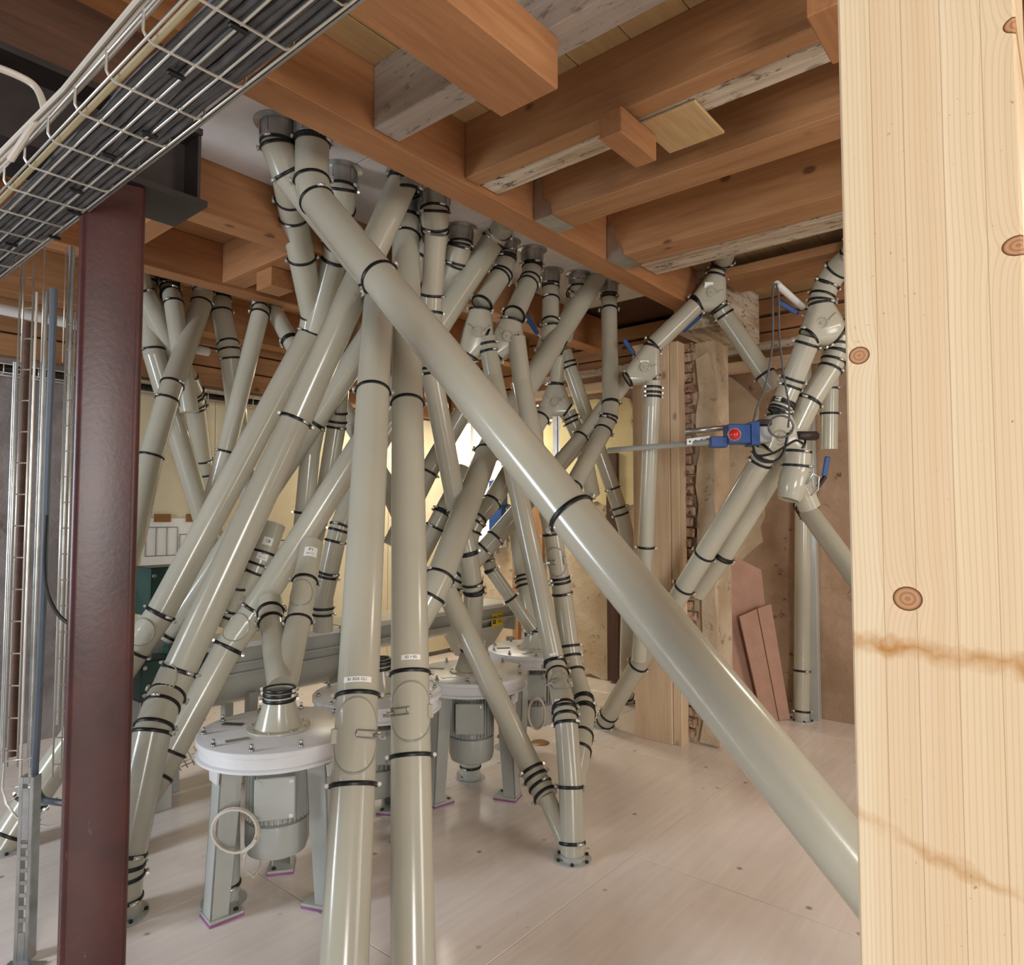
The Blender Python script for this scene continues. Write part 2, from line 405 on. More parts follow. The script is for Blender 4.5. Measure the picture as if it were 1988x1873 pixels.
# masonry pier beside the stud, brick edge exposed
pier = struct(timber('wall_pier', 4.60, 4.84, 1.97, 2.26, 0, 2.84, 'z', M['plaster'], bev=0)); pier['label'] = 'masonry pier with flaking plaster and an exposed brick edge'
bm_ = [MB().box((0, 0, 0), 0.10, 0.13 + 0.02 * k, 0.062).mesh('brick', 0.006) for k in range(2)]
for b in bm_: b.materials.append(M['brick'])
z = 0.04; k = 0
while z < 2.78:
    w = 0.13 + 0.02 * (k % 2)
    o = link('brick', bm_[k % 2], None, pier, axes(UD, VD, Vector((0, 0, 1)), uv(4.595 + random.uniform(-0.012, 0.012), 2.27 - w / 2 + random.uniform(-0.012, 0.008), z + 0.031)) @ Matrix.Rotation(random.uniform(-.05, .05), 4, 'X'))
    z += 0.074; k += 1
rough_slab('plaster_coat', 4.60, [(1.96, 0.0), (2.08, 0.02), (2.09, 1.3), (2.08, 2.7), (2.0, 2.74), (1.96, 2.6)], 0.045, M['plaster'], pier, 0.02)

# ceiling deck
deck = struct(timber('ceiling', -3.2, 5.75, -3.2, 5.75, ZD + 0.03, ZD + 0.09, 'u', M['wood_dark'], bev=0))
for j in range(22):
    v0 = -3.0 + j * 0.236
    if v0 > 2.1: break
    timber('deck_board', 0.4 + 0.0 * j, 5.7, v0, v0 + 0.232, ZD, ZD + 0.03, 'u', M['ply_deck'], deck, 0.002)
for j in range(4):
    timber('ceiling_panel', 1.15 + j * 0.93, 1.15 + j * 0.93 + 0.925, 2.262, 3.298, ZD - 0.01, ZD + 0.03, 'u', M['white_panel'], deck, 0.002)
for j in range(10):
    timber('deck_board', 0.2, 5.7, 3.47 + j * 0.228, 3.47 + j * 0.228 + 0.224, ZD, ZD + 0.03, 'u', M['wood_joist'], deck, 0.002)
for j in range(9):
    timber('deck_board', -1.6, 0.38, 1.3 + j * 0.25, 1.3 + j * 0.25 + 0.246, ZD, ZD + 0.03, 'u', M['wood_dark'], deck, 0.002)
timber('deck_board', 0.75, 1.13, 2.28, 3.28, ZD, ZD + 0.03, 'v', M['ply_deck'], deck, 0.002)

def beam(name, label, cat, *a, **k):
    return tag(timber(name, *a, **k), label, cat)
T = 'timber_beam'
beam(T, 'long orange main beam running from the cable tray to the back, carrying the right joists', 'beam', 0.2, 4.62, 2.10, 2.26, ZB, ZD, 'u', M['wood_beam'])
beam(T, 'orange beam with grey stain on the left of the white ceiling panel', 'beam', 0.95, 5.3, 3.30, 3.46, ZB, ZD, 'u', M['wood_beam'])
beam(T, 'second orange beam left of the white panel, beyond the trimmed opening', 'beam', 0.4, 5.4, 4.28, 4.42, ZB, ZD, 'u', M['wood_beam'])
beam(T, 'dark brown beam along the top of the left wall', 'beam', -0.5, 5.6, 5.30, 5.46, ZB - 0.05, ZD, 'u', M['wood_joist'])
beam('trimmer_joist', 'short trimmer joist between the left beams, nearest the red column', 'joist', 1.44, 1.56, 3.462, 4.278, ZB + 0.01, ZD, 'v', M['wood_beam'])
beam('trimmer_joist', 'short trimmer joist between the left beams, above the crossing grey pipes', 'joist', 2.16, 2.32, 3.462, 4.278, ZB + 0.02, ZD, 'v', M['wood_beam'])
beam('wood_block', 'small orange wood block hanging under the trimmer joist', 'block', 2.20, 2.36, 3.75, 3.92, ZB - 0.10, ZB + 0.019, 'v', M['wood_beam'])
J = 'ceiling_joist'
beam(J, 'grey-washed joist end hung on the main beam, nearest the cable tray', 'joist', 1.66, 1.79, -1.6, 2.098, ZB + 0.02, ZD, 'v', M['wood_grey'])
beam(J, 'dark orange joist right of the main beam, without a metal hanger', 'joist', 2.18, 2.27, -1.6, 2.098, ZB + 0.02, ZD, 'v', M['wood_joist'])
jA = beam(J, 'orange joist in a metal hanger, passing behind the short hanging wood block', 'joist', 2.69, 2.88, -1.6, 2.098, ZB + 0.0, ZD, 'v', M['wood_joist'])
jB = beam(J, 'pale orange joist in a metal hanger, farthest of the clean joists', 'joist', 3.385, 3.58, -1.6, 2.098, ZB + 0.0, ZD, 'v', M['wood_joist'])
beam('old_plank', 'rotten limed plank with flaking edges between two orange joists', 'plank', 2.28, 2.40, -1.6, 2.095, ZB + 0.025, ZB + 0.09, 'v', M['wood_old'])
beam('old_plank', 'old limed plank with a rough dark edge behind the farthest clean joist', 'plank', 3.76, 3.98, -1.6, 2.095, ZB + 0.07, ZB + 0.16, 'v', M['wood_old'])
beam('old_plank', 'wide dark plank above the valve beside the white painted beam end', 'plank', 4.5, 4.9, -1.6, 1.9, ZB + 0.14, ZB + 0.2, 'v', M['wood_joist'])
beam('old_plank', 'broken splintered board under the deck at the top of the picture', 'plank', 1.42, 1.56, -0.9, 1.22, ZD - 0.03, ZD - 0.002, 'v', M['wood_old'])
beam('cover_board', 'square tan board patched between two joists beside the hanging block', 'board', 2.29, 2.56, 1.04, 1.28, ZB + 0.008, ZB + 0.022, 'u', M['ply_deck'])
beam(T, 'short thick beam end hanging below the joists at the top of the picture', 'beam', 0.05, 1.71, 1.236, 1.476, 2.95, ZB + 0.018, 'u', M['wood_beam'])
beam('wood_block', 'short hanging wood block with a dark bolt hole between the joists', 'block', 2.12, 2.39, 1.25, 1.345, 3.0, ZB + 0.0, 'u', M['wood_beam'])
beam('wood_block', 'wood block hanging beside the top of the pale glulam post', 'block', 1.90, 2.16, 0.40, 0.54, 2.96, ZB + 0.018, 'u', M['wood_beam'])
beam(T, 'white-painted squared beam end behind the main beam, right of the pipes', 'beam', 4.64, 5.44, 1.95, 2.30, ZB - 0.14, ZD, 'u', M['wood_old'])
# joist hangers
for u0, u1, lab in ((2.69, 2.88, 'galvanised joist hanger on the joist nearest the hanging wood block'), (3.385, 3.58, 'galvanised joist hanger on the farther clean joist')):
    r = thing('joist_hanger', lab, 'bracket', uv((u0 + u1) / 2, 2.02, ZB - 0.004))
    timber('hanger_seat', u0 - 0.003, u1 + 0.003, 1.985, 2.095, ZB - 0.005, ZB - 0.001, 'v', M['galv'], r, 0)
    for uu in (u0 - 0.006, u1 + 0.002):
        mb = MB().prism([uv(uu, 2.095, ZB - 0.005), uv(uu, 1.985, ZB - 0.005), uv(uu, 2.0, ZB + 0.06), uv(uu, 2.045, ZB + 0.10), uv(uu, 2.045, ZB + 0.2), uv(uu, 2.095, ZB + 0.2)], UD * 0.004)
        mb.build('hanger_strap', M['galv'], r)
# white hook hanging off the rotten plank
hp = pz(1108, 302, ZB + 0.09)
mb = MB(); r_ = 0.028; px_ = [hp + Vector((0, 0, 0.02)), hp] + [hp + Vector((0.012 + 0.02 * math.sin(a), 0, -0.02 - 0.02 * (1 - math.cos(a)))) - Vector((0.012, 0, -0.02)) for a in [0.4 * i for i in range(1, 6)]]
tag(mb.sweep(px_, 0.0035, 8).build('wire_hook', M['white_paint']), 'small white wire hook hanging below the rotten plank', 'hook')

# glulam post, face u = 1.0
PU = 1.0
vl = pu(1647, 936, PU).dot(VD); vr = pu(2004, 936, PU).dot(VD)
pcz = (ZB + 0.018) / 2; pcv = (vl + vr) / 2
def pk(px, py):
    p = pu(px, py, PU); return (p.dot(VD) - pcv, p.z - pcz)
kn = []
for px, py, a, b in ((1762, 1162, 0.017, 0.0155), (1978, 44, 0.016, 0.011), (1978, 476, 0.017, 0.0125), (1668, 690, 0.013, 0.012)):
    q = pk(px, py); kn.append((q[0], q[1], a, b))
seams = sorted([pk(px, 900)[0] for px in (1710, 1772, 1850, 1932)])
s1 = pk(1800, 1268); s2 = pk(1800, 1650)
post = beam('glulam_post', 'pale glued-laminated timber post with brown knots in the right foreground', 'post', PU, PU + 0.2, vr, vl, 0.0, ZB + 0.018, 'z', m_post(kn, [(s1[1] - s1[0] * 0.05, 0.05, 0.016, 1.0), (s2[1] + 0.10 * 0.0 - s2[0] * 0.28, 0.28, 0.012, 0.55)], seams), bev=0.003)

# stud in front of the pier
sl = pu(1232, 1300, 4.43).dot(VD); sr = pu(1304, 1300, 4.43).dot(VD)
beam('timber_stud', 'pale plank stud standing beside the masonry pier', 'stud', 4.43, 4.555, sr, sl, 0.0, 2.86, 'z', M['wood_pale'])
tl = pu(1308, 1300, 4.41).dot(VD); tr = pu(1319, 1300, 4.41).dot(VD)
beam('timber_stud', 'narrow pale batten along the edge of the plank stud', 'stud', 4.44, 4.55, tr, sr - 0.003, 0.0, 2.84, 'z', M['wood_pale'])

# leaning boards right of the pier
def lean_board(label, bot, top, dt, mat, thick=0.018):
    a, b = [pz(x, y, 0.004) for x, y in bot]; e, c = [pt(x, y, dt) for x, y in top]
    n_ = (b - a).cross(e - a).normalized()
    if n_.y < 0: n_ = -n_
    mb = MB().prism([a, b, c, e], n_ * thick)
    return tag(mb.build('leaning_board', mat), label, 'board')
lean_board('wide brown fibreboard sheet leaning beside the masonry pier', [(1428, 1393), (1508, 1392)], [(1393, 1064), (1478, 1106)], 5.5, M['cardboard'])
lean_board('narrow brown board leaning in front of the wide sheet', [(1481, 1399), (1511, 1398)], [(1436, 1197), (1469, 1182)], 5.36, M['cardboard'])
lean_board('second narrow brown board leaning at the right of the narrow pair', [(1513, 1398), (1534, 1396)], [(1471, 1181), (1497, 1172)], 5.36, M['cardboard'])

# red steel column and the steel beam above it
cc = pt(212, 700, 2.12); cc = cc - UD * 0.0
cw = 0.172
ang = math.atan2(cc.x, cc.y)
ex = Vector((math.cos(ang), -math.sin(ang), 0)); ey = Vector((math.sin(ang), math.cos(ang), 0))
ol = []
for sx, sy, a0 in ((1, 1, 0), (-1, 1, 90), (-1, -1, 180), (1, -1, 270)):
    for k in range(6):
        a = math.radians(a0 + 18 * k); r = 0.022
        ol.append((sx * (cw / 2 - r) + r * math.cos(a), sy * (cw / 2 - r) + r * math.sin(a)))
base = Vector((cc.x, cc.y, 0))
mbc = MB(); n = len(ol)
lo = [base + ex * x + ey * y for x, y in ol]; hi = [p + Vector((0, 0, 2.612)) for p in lo]
mbc.add(lo + hi, [(i, (i + 1) % n, n + (i + 1) % n, n + i) for i in range(n)], True); mbc.add(lo, [tuple(range(n - 1, -1, -1))]); mbc.add(hi, [tuple(range(n))])
tag(mbc.build('steel_column', M['steel_red']), 'dark red square steel column with rounded corners in the left foreground', 'column')
cu, cv = cc.dot(UD), cc.dot(VD)
r = thing('steel_beam', 'dark rusty steel beam resting on the red column', 'beam', uv(cu, cv, 2.62))
ue = cu + 0.24
timber('flange', -2.4, ue, cv - 0.12, cv + 0.12, 2.615, 2.635, 'u', M['steel_dark'], r, 0)
timber('web', -2.4, ue - 0.02, cv - 0.012, cv + 0.012, 2.635, 2.85, 'u', M['steel_dark'], r, 0)
timber('flange', -2.4, ue - 0.02, cv - 0.12, cv + 0.12, 2.85, 2.87, 'u', M['steel_dark'], r, 0)
timber('end_plate', ue - 0.03, ue - 0.02, cv - 0.11, cv + 0.11, 2.636, 2.849, 'u', M['steel_dark'], r, 0)
tag(timber('timber_packer', cu - 0.5, cu + 0.2, cv - 0.1, cv + 0.1, 2.872, ZD, 'u', M['wood_dark']), 'dark packing timber between the steel beam and the deck', 'timber')

# ------------------------------------------------------------------ pipe kit
M['rim'] = paint('hatch_rim_paint', lin(150, 148, 136), 0.3)
RING = {}; BOLT = None
def ring_mesh(D):
    k = round(D, 3)
    if k not in RING:
        r = D / 2; w = 0.0075; mb = MB()
        mb.lathe([(r - 0.004, -w), (r + 0.0045, -w), (r + 0.0065, -w * 0.5), (r + 0.0065, w * 0.5), (r + 0.0045, w), (r - 0.004, w)], 28)
        for sx in (-1, 1):
            mb.box((sx * (r + 0.010), 0, 0), 0.014, 0.016, 0.012)
        me = mb.mesh('clamp_ring'); me.materials.append(M['black']); RING[k] = me
    return RING[k]
def bolt_mesh():
    global BOLT
    if BOLT is None:
        mb = MB().tube((0, -0.017, 0), (0, 0.017, 0), 0.0075, n=8)
        mb.tube((0, -0.0172, 0), (0, -0.019, 0), 0.003, n=6)
        BOLT = mb.mesh('bolt'); BOLT.materials.append(M['bolt'])
    return BOLT
def clamp(root, p, axis, D, rot=None, bolts=2):
    axis = axis.normalized(); view = (p - C0).normalized()
    x = axis.cross(view)
    if x.length < 1e-3: x = axis.orthogonal()
    x.normalize(); y = axis.cross(x)
    MM = axes(x, y, axis, p)
    if rot is None: rot = random.choice((0, 0.5, -0.6, 1.0, -1.1, 2.6))
    MM = MM @ Matrix.Rotation(rot, 4, 'Z')
    o = link('clamp_ring', ring_mesh(D), None, root, MM)
    for s in ((-1, 1) if bolts == 2 else (1,)):
        link('bolt', bolt_mesh(), None, o, MM @ Matrix.Translation((s * (D / 2 + 0.013), 0, 0)))
    return o
COL = {}
def collar_mesh(D):
    k = round(D, 3)
    if k not in COL:
        r = D / 2
        mb = MB().lathe([(r * 0.6, 0), (r + 0.034, 0), (r + 0.034, -0.006), (r + 0.008, -0.012), (r + 0.005, -0.09), (r - 0.01, -0.09)], 28)
        for i in range(10):
            a = 2 * math.pi * i / 10
            mb.box((math.cos(a) * (r + 0.008), math.sin(a) * (r + 0.008), -0.045), 0.004, 0.012, 0.06, Matrix.Rotation(a, 3, 'Z'))
        me = mb.mesh('ceiling_collar'); me.materials.append(M['galv']); COL[k] = me
    return COL[k]
FLG = {}
def flange_mesh(D):
    k = round(D, 3)
    if k not in FLG:
        r = D / 2
        mb = MB().lathe([(r * 0.5, 0.0), (r + 0.03, 0.0), (r + 0.03, 0.008), (r + 0.001, 0.008), (r + 0.001, 0.03)], 28)
        me = mb.mesh('floor_flange'); me.materials.append(M['paint_cool']); FLG[k] = me
    return FLG[k]

FB = []
def fbolt_mesh():
    if not FB:
        me = MB().tube((0, 0, 0), (0, 0, 0.009), 0.008, n=6).mesh('flange_bolt'); me.materials.append(M['black']); FB.append(me)
    return FB[0]
class Pipe: pass
ZC = ZD - 0.012
def pipe(label, D, pts, clamps=(), stub=0.17, floor_to=False, mat='paint', name='spout_pipe', vc=True, elbow=True, rots=None, group=None, nb=2, joint_clamps=True, open_end=False):
    P = []
    kinds = []
    for q in pts:
        if isinstance(q, Vector): P.append(q); kinds.append('v')
        elif q[0] == 'C':
            p = pz(q[1], q[2], ZC); P.append(p); kinds.append('C')
            if stub: P.append(p - Vector((0, 0, stub))); kinds.append('s')
        elif q[0] == 'F': P.append(pz(q[1], q[2], 0.001)); kinds.append('F')
        else: P.append(pt(q[0], q[1], FPX * D / q[2])); kinds.append('p')
    if floor_to:
        a, b = P[-2], P[-1]; t = (0.001 - a.z) / (b.z - a.z); P[-1] = a + (b - a) * t; kinds[-1] = 'F'
    # short mitred elbow pieces at the sharper bends
    Q = [P[0]]; isv = [False]
    for i in range(1, len(P) - 1):
        a = (P[i] - P[i - 1]); b = (P[i + 1] - P[i]); an = a.angle(b)
        off = min(D * 0.42, a.length * 0.4, b.length * 0.4)
        if elbow and an > 0.3:
            Q += [P[i] - a.normalized() * off, P[i] + b.normalized() * off]; isv += [True, True]
        else:
            Q.append(P[i]); isv.append(an > 0.02 and vc)
    Q.append(P[-1]); isv.append(False)
    low = min(Q, key=lambda p: p.z)
    root = thing(name, label, 'pipe', low, 0, group)
    n = 40 if D * FPX / (low - C0).length > 60 else 28
    dirs = [(Q[i + 1] - Q[i]).normalized() for i in range(len(Q) - 1)]
    nor = [dirs[0]] + [(dirs[i - 1] + dirs[i]).normalized() for i in range(1, len(dirs))] + [dirs[-1]]
    for i in range(len(Q) - 1):
        MB().tube(Q[i], Q[i + 1], D / 2, n=n, na=nor[i], nb=nor[i + 1], caps=(i == 0 or i == len(Q) - 2)).build('pipe_section', M[mat], root)
    if joint_clamps:
        for i in range(1, len(Q) - 1):
            if isv[i]: clamp(root, Q[i], nor[i], D * 1.0, bolts=nb)
    res = Pipe(); res.root = root; res.D = D; res.Q = Q; res.dirs = dirs
    def near(px, py):
        best = None
        for i in range(len(Q) - 1):
            for k in range(501):
                p = Q[i].lerp(Q[i + 1], k / 500); x, y, d = proj(p); e = (x - px) ** 2 + (y - py) ** 2
                if best is None or e < best[0]: best = (e, p, dirs[i])
        return best[1], best[2]
    res.near = near
    for k, c in enumerate(clamps):
        p, t = near(c[0], c[1]); clamp(root, p, t, D, rot=(c[2] if len(c) > 2 else None), bolts=nb)
    if kinds[0] == 'C':
        if isv and (Q[1] - Q[0]).normalized().z < -0.9:
            link('ceiling_collar', collar_mesh(D), None, root, Matrix.Translation(Q[0] + Vector((0, 0, 0.002))))
            clamp(root, Q[0] - Vector((0, 0, 0.095)), Vector((0, 0, 1)), D, bolts=nb)
    if kinds[-1] == 'F':
        ff = link('floor_flange', flange_mesh(D), None, root, Matrix.Translation((Q[-1].x, Q[-1].y, 0.0)))
        for k in range(6):
            a = k * math.pi / 3 + 0.4; link('flange_bolt', fbolt_mesh(), None, ff, Matrix.Translation((Q[-1].x + math.cos(a) * (D / 2 + 0.018), Q[-1].y + math.sin(a) * (D / 2 + 0.018), 0.008)))
        fb = Q[-1] - dirs[-1] * 0.07
        clamp(root, fb, dirs[-1], D, bolts=nb)
    return res

def on_pipe(pp, px, py, facing=None):
    p, t = pp.near(px, py)
    view = (C0 - p); view = (view - t * view.dot(t)).normalized()
    up = -t if t.z < 0 else t
    side = up.cross(view).normalized() * 1.0
    return p, up, view, side          # view = outward normal towards the camera
def wrap(p, up, view, side, r, x, y):  # x along the circumference to the right, y up
    a = x / r
    # right-hand direction seen from the camera
    rt = -side if side.x < 0 else side
    return p + up * y + (view * math.cos(a) + rt * math.sin(a)) * r
def curved_patch(pp, px, py, w, h, off=0.0012, nx=12, rotx=0.0):
    p, up, view, side = on_pipe(pp, px, py); r = pp.D / 2 + off
    vs = []; fs = []
    for j in range(2):
        for i in range(nx + 1):
            vs.append(wrap(p, up, view, side, r, rotx * r + (i / nx - 0.5) * w, (j - 0.5) * h))
    fs = [(i, i + 1, nx + 2 + i, nx + 1 + i) for i in range(nx)]
    return MB().add(vs, fs, True)
def text_mesh(body, size):
    cu_ = bpy.data.curves.new('txt', 'FONT'); cu_.body = body; cu_.size = size; cu_.align_x = 'CENTER'; cu_.align_y = 'CENTER'
    cu_.resolution_u = 2
    o = bpy.data.objects.new('txt', cu_); S.collection.objects.link(o)
    bpy.context.view_layer.update()
    me = bpy.data.meshes.new_from_object(o.evaluated_get(bpy.context.evaluated_depsgraph_get()))
    bpy.data.objects.remove(o); bpy.data.curves.remove(cu_)
    return me
def pipe_label(pp, px, py, w, h, body, rotx=0.0):
    o = curved_patch(pp, px, py, w, h, rotx=rotx).build('label_strip', M['label'], pp.root)
    o['label'] = 'white printed label strip'
    if body:
        me = text_mesh(body, h * 0.72)
        p, up, view, side = on_pipe(pp, px, py); r = pp.D / 2 + 0.0022
        xs = [v.co.x for v in me.vertices]; sc = min(1.0, w * 0.9 / (max(xs) - min(xs)))
        for v in me.vertices: v.co = wrap(p, up, view, side, r, rotx * r + v.co.x * sc, v.co.y)
        link('lettering', me, M['ink'], o)
    return o
def hatch(pp, px, py, hw=1.15, hh=0.095, rotx=0.0, latch=1, mat='paint'):
    p, up, view, side = on_pipe(pp, px, py); r = pp.D / 2
    f = lambda x, y, o: wrap(p, up, view, side, r + o, rotx * r + x * (r / (r + o)) * (r + o) / r, y)
    vs = [f(0, 0, 0.004)]; rings = 5; n = 36
    for k in range(1, rings + 1):
        for i in range(n):
            a = 2 * math.pi * i / n; vs.append(f(math.cos(a) * hw * r * k / rings, math.sin(a) * hh * k / rings, 0.0045))
    fs = [(0, 1 + i, 1 + (i + 1) % n) for i in range(n)]
    for k in range(rings - 1):
        b = 1 + k * n; fs += [(b + i, b + n + i, b + n + (i + 1) % n, b + (i + 1) % n) for i in range(n)]
    o = MB().add(vs, fs, True).build('inspection_hatch', M[mat], pp.root)
    MB().sweep([f(math.cos(2 * math.pi * i / n) * hw * r, math.sin(2 * math.pi * i / n) * hh, 0.003) for i in range(n)], 0.0042, 6, True).build('hatch_rim', M['rim'], o)
    if latch:
        s = latch
        pts_ = [f(s * hw * r * 0.98, 0.012, 0.02)] + [f(s * (hw * r * 0.1 + 0.008 * math.cos(a)), 0.012 * math.sin(a), 0.012) for a in [math.pi * (0.5 + s * 0 + k / 6) if s > 0 else math.pi * (0.5 - k / 6) for k in range(7)]] + [f(s * hw * r * 0.98, -0.012, 0.02)]
        MB().sweep(pts_, 0.0032, 6).build('latch_bow', M['galv'], o)
        c = f(s * hw * r * 1.0, 0, 0.012)
        mb = MB().box(c, 0.03, 0.03, 0.018); mb.box(c + Vector((s * 0.016, -0.005, -0.008)), 0.028, 0.012, 0.012); mb.build('latch_block', M['galv'], o, 0.003)
        c = f(-s * hw * r, 0, 0.008)
        MB().box(c, 0.022, 0.03, 0.05, axes(view.cross(up), view, up, (0, 0, 0)).to_3x3()).build('hatch_hinge', M[mat], o, 0.004)
    return o

# ------------------------------------------------------------------ the spouting
B = 0.15; SM = 0.12
p1 = pipe('thick grey pipe crossing the whole picture diagonally down to the right post', B,
     [('C', 607, 238), (1720, 1750, 126)], [(606, 272, 0.0), (745, 535, 0.0), (1112, 994, 0.0)], floor_to=True, stub=0.33)
p2 = pipe('left of the two upright grey pipes in the foreground, with an oval hatch', B,
     [('C', 541, 240), (737, 560, 57), (724, 765, 63), (668, 1873, 95)],
     [(724, 760, 0.0), (694, 1350, 0.0), (682, 1525, 0.0)], floor_to=True, vc=False)
clampless = p2
p3 = pipe('right of the two upright grey pipes in the foreground, with an oval hatch', B,
     [('C', 788, 388), (802, 1873, 88)], [(792, 783, 0.0), (797, 1308, 0.0), (800, 1468, 0.0)], floor_to=True, vc=False)
pipe_label(p2, 690, 1327, 0.105, 0.020, 'B1 B2A CL1', rotx=-0.05)
hatch(p2, 688, 1433, 1.2, 0.125, 0.0, 1)
pipe_label(p3, 800, 1284, 0.078, 0.020, 'B2 > B2', rotx=0.05)
hatch(p3, 799, 1386, 1.2, 0.108, 0.05, -1)
p4 = pipe('long leaning grey pipe from the main beam down to the red column base', B,
     [('C', 790, 338), (575, 815, 58), (335, 1330, 64), (302, 1392, 68), (240, 1680, 72.5), ('F', 233, 1778)],
     [(776, 352), (575, 817, 0.0), (350, 1298, 0.3), (300, 1410, 0.2), (250, 1660), (244, 1700)], vc=True, stub=0)
hatch(p4, 330, 1338, 1.0, 0.09, -0.9, 0)
p5 = pipe('grey pipe leaning left behind the red column, running to the left edge', B,
     [(553, 318, 59), (566, 400, 54), (612, 632, 47), (312, 1190, 54), (60, 1555, 59), (0, 1650, 61)],
     [(592, 500, 0.0), (318, 1197, 0.3), (268, 1268, 0.3)], floor_to=True)
hatch(p5, 288, 1232, 1.0, 0.07, -0.5, 0)
pipe('short grey pipe from the ceiling joining the leaning left pipe', B,
     [('C', 662, 330), (655, 480, 50), (614, 640, 47.5)], [(650, 500, 0.0)])
pq = pipe('grey pipe leaning left behind the bright-edged pipe, starting at the double ceiling outlet', B,
     [(846, 442, 49), (832, 482, 48), (608, 818, 47), (325, 1240, 50)], [(605, 822), (330, 1232)])
p_r = pipe('long grey pipe leaning left across the middle behind both upright front pipes', B,
     [('C', 985, 424), (967, 452, 46), (495, 1185, 52), (443, 1257, 53), (318, 1483, 57), (300, 1515, 58)],
     [(972, 446, 0.0), (495, 1186, 0.2), (444, 1258, 0.2)], floor_to=True, stub=0)
hatch(p_r, 468, 1222, 1.0, 0.075, -0.5, 0)

# left bay, behind the red column
pipe('grey pipe sloping right from the top of the red column to triple clamps', B,
     [('C', 268, 500), (372, 750, 39), (378, 775, 38), (395, 905, 36), (420, 1040, 35)], [(379, 768), (380, 782)])
pipe('grey pipe crossing in front, leaning left toward the red column', 0.142,
     [('C', 396, 536), (330, 760, 42), (294, 885, 43), (262, 1030, 45), (200, 1240, 48)], [(294, 885, 0.0)], vc=False)
pipe('grey pipe leaning right from behind the red column with a clamp at its edge', B,
     [('C', 283, 520), (300, 690, 41), (345, 840, 40), (402, 1030, 38), (440, 1150, 37)], [(298, 680)], vc=False)
pipe('grey pipe with one clamp descending right of the crossing left pipes', B,
     [('C', 428, 552), (446, 680, 39), (466, 850, 38), (500, 1060, 37)], [(446, 680, 0.0)], vc=False)
pipe('grey pipe leaning left with a clamp above the wall drawing', SM,
     [('C', 507, 568), (508, 598, 33), (438, 878, 34), (400, 1010, 34), (352, 1180, 34)], [(507, 590), (507, 602), (437, 877)], vc=False)
pipe('short upright grey pipe with three clamps under the left beam', SM * 1.05,
     [('C', 330, 528), (335, 575, 35), (352, 690, 35), (368, 800, 35)], [(331, 548), (333, 560)], vc=False)
pipe('small grey pipe slanting right under the left beams', SM,
     [('C', 520, 566), (524, 590, 32), (570, 672, 33), (600, 725, 33)], [(530, 600), (563, 660)])

# centre group behind the upright pair
pv2 = pipe('upright grey pipe from the double ceiling outlet, feeding the second grinding machine', SM,
     [(846, 455, 43), (838, 590, 41), (836, 715, 41), (888, 990, 39), (908, 1075, 39), (920, 1150, 38.5), (914, 1262, 38)],
     [(836, 722), (906, 1074, 0.0), (917, 1132), (919, 1145)], vc=True)
pipe('upper collar pipe of the double ceiling outlet', B, [('C', 845, 374), (845, 462, 51)], [(845, 440)], name='outlet_collar')
pipe('grey ceiling outlet with two clamps, beside the double outlet', B,
     [('C', 893, 444), (815, 660, 43), (740, 800, 43), (655, 985, 45)], [(892, 478), (888, 512)])
pv1 = pipe('grey pipe leaning left from the end of the main beam through the middle', B,
     [('C', 1158, 538), (963, 845, 45), (945, 880, 46), (848, 1138, 55), (790, 1240, 56)], [(961, 850, 0.0), (946, 881, 0.0)], vc=False, stub=0)
pv6 = pipe('grey pipe with an oval hatch running down to the floor flange right of centre', 0.115,
     [(945, 655, 36), (958, 730, 36), (1080, 1300, 40), (1098, 1385, 45), (1108, 1525, 46.5), ('F', 1112, 1668)],
     [(1084, 1288, 0.0), (1096, 1378, 0.2), (1099, 1392, 0.2), (1107, 1527, 0.2), (948, 668), (951, 682)], vc=False, mat='paint')
hatch(pv6, 1094, 1338, 1.05, 0.085, 0.2, -1)
pipe_label(pv6, 1082, 1268, 0.04, 0.014, '')
pv7 = pipe('grey pipe with an oval hatch joining the floor spout from the right', 0.115,
     [(1002, 655, 36), (1013, 740, 36), (1072, 1030, 37), (1092, 1155, 37), (1110, 1290, 38), (1136, 1372, 40), (1128, 1440, 43), (1112, 1530, 45.5)],
     [(1074, 1036, 0.0), (1088, 1122), (1089, 1130), (1092, 1152), (1104, 1254, 0.0), (1133, 1362), (1136, 1376)], vc=False)
hatch(pv7, 1082, 1088, 1.05, 0.085, -0.1, -1)
pv10 = pipe('grey pipe slanting into the floor spout from the left', 0.115,
     [(868, 1150, 40), (1040, 1510, 45), (1062, 1548, 46)], [(1052, 1502, 0.2), (1062, 1540, 0.2)], vc=False)
# the slanting pipe narrows into the spout
pipe('narrow tail pipe entering the floor spout', 0.085, [(1060, 1545, 34.0), (1106, 1648, 35.2)], name='spout_tail')
pipe('grey ceiling pipe behind the leaning middle pipe, feeding the left diverter valve', 0.13,
     [('C', 982, 470), (936, 590, 40.5)], [(980, 490), (960, 530), (934, 594, 0.0)])
pipe('grey ceiling pipe with three clamps feeding the second diverter valve', 0.13,
     [('C', 1033, 486), (998, 612, 40.5)], [(1032, 512), (1025, 553), (997, 612, 0.0)])
pipe('slim upright grey pipe with galvanised collar above a blue lever', SM,
     [('C', 1069, 526), (1069, 632, 33)], [(1070, 625)])
pipe('slim grey ceiling outlet behind the end of the main beam', SM,
     [('C', 1122, 532), (1118, 560, 31), (1096, 660, 30)], [(1120, 545)])
pipe('upright grey pipe hanging at the end of the main beam, bending left below', SM,
     [('C', 1182, 548), (1186, 795, 33), (1176, 828, 33), (1112, 945, 36), (1080, 1030, 38)], [(1186, 783, 0.1)], vc=True)
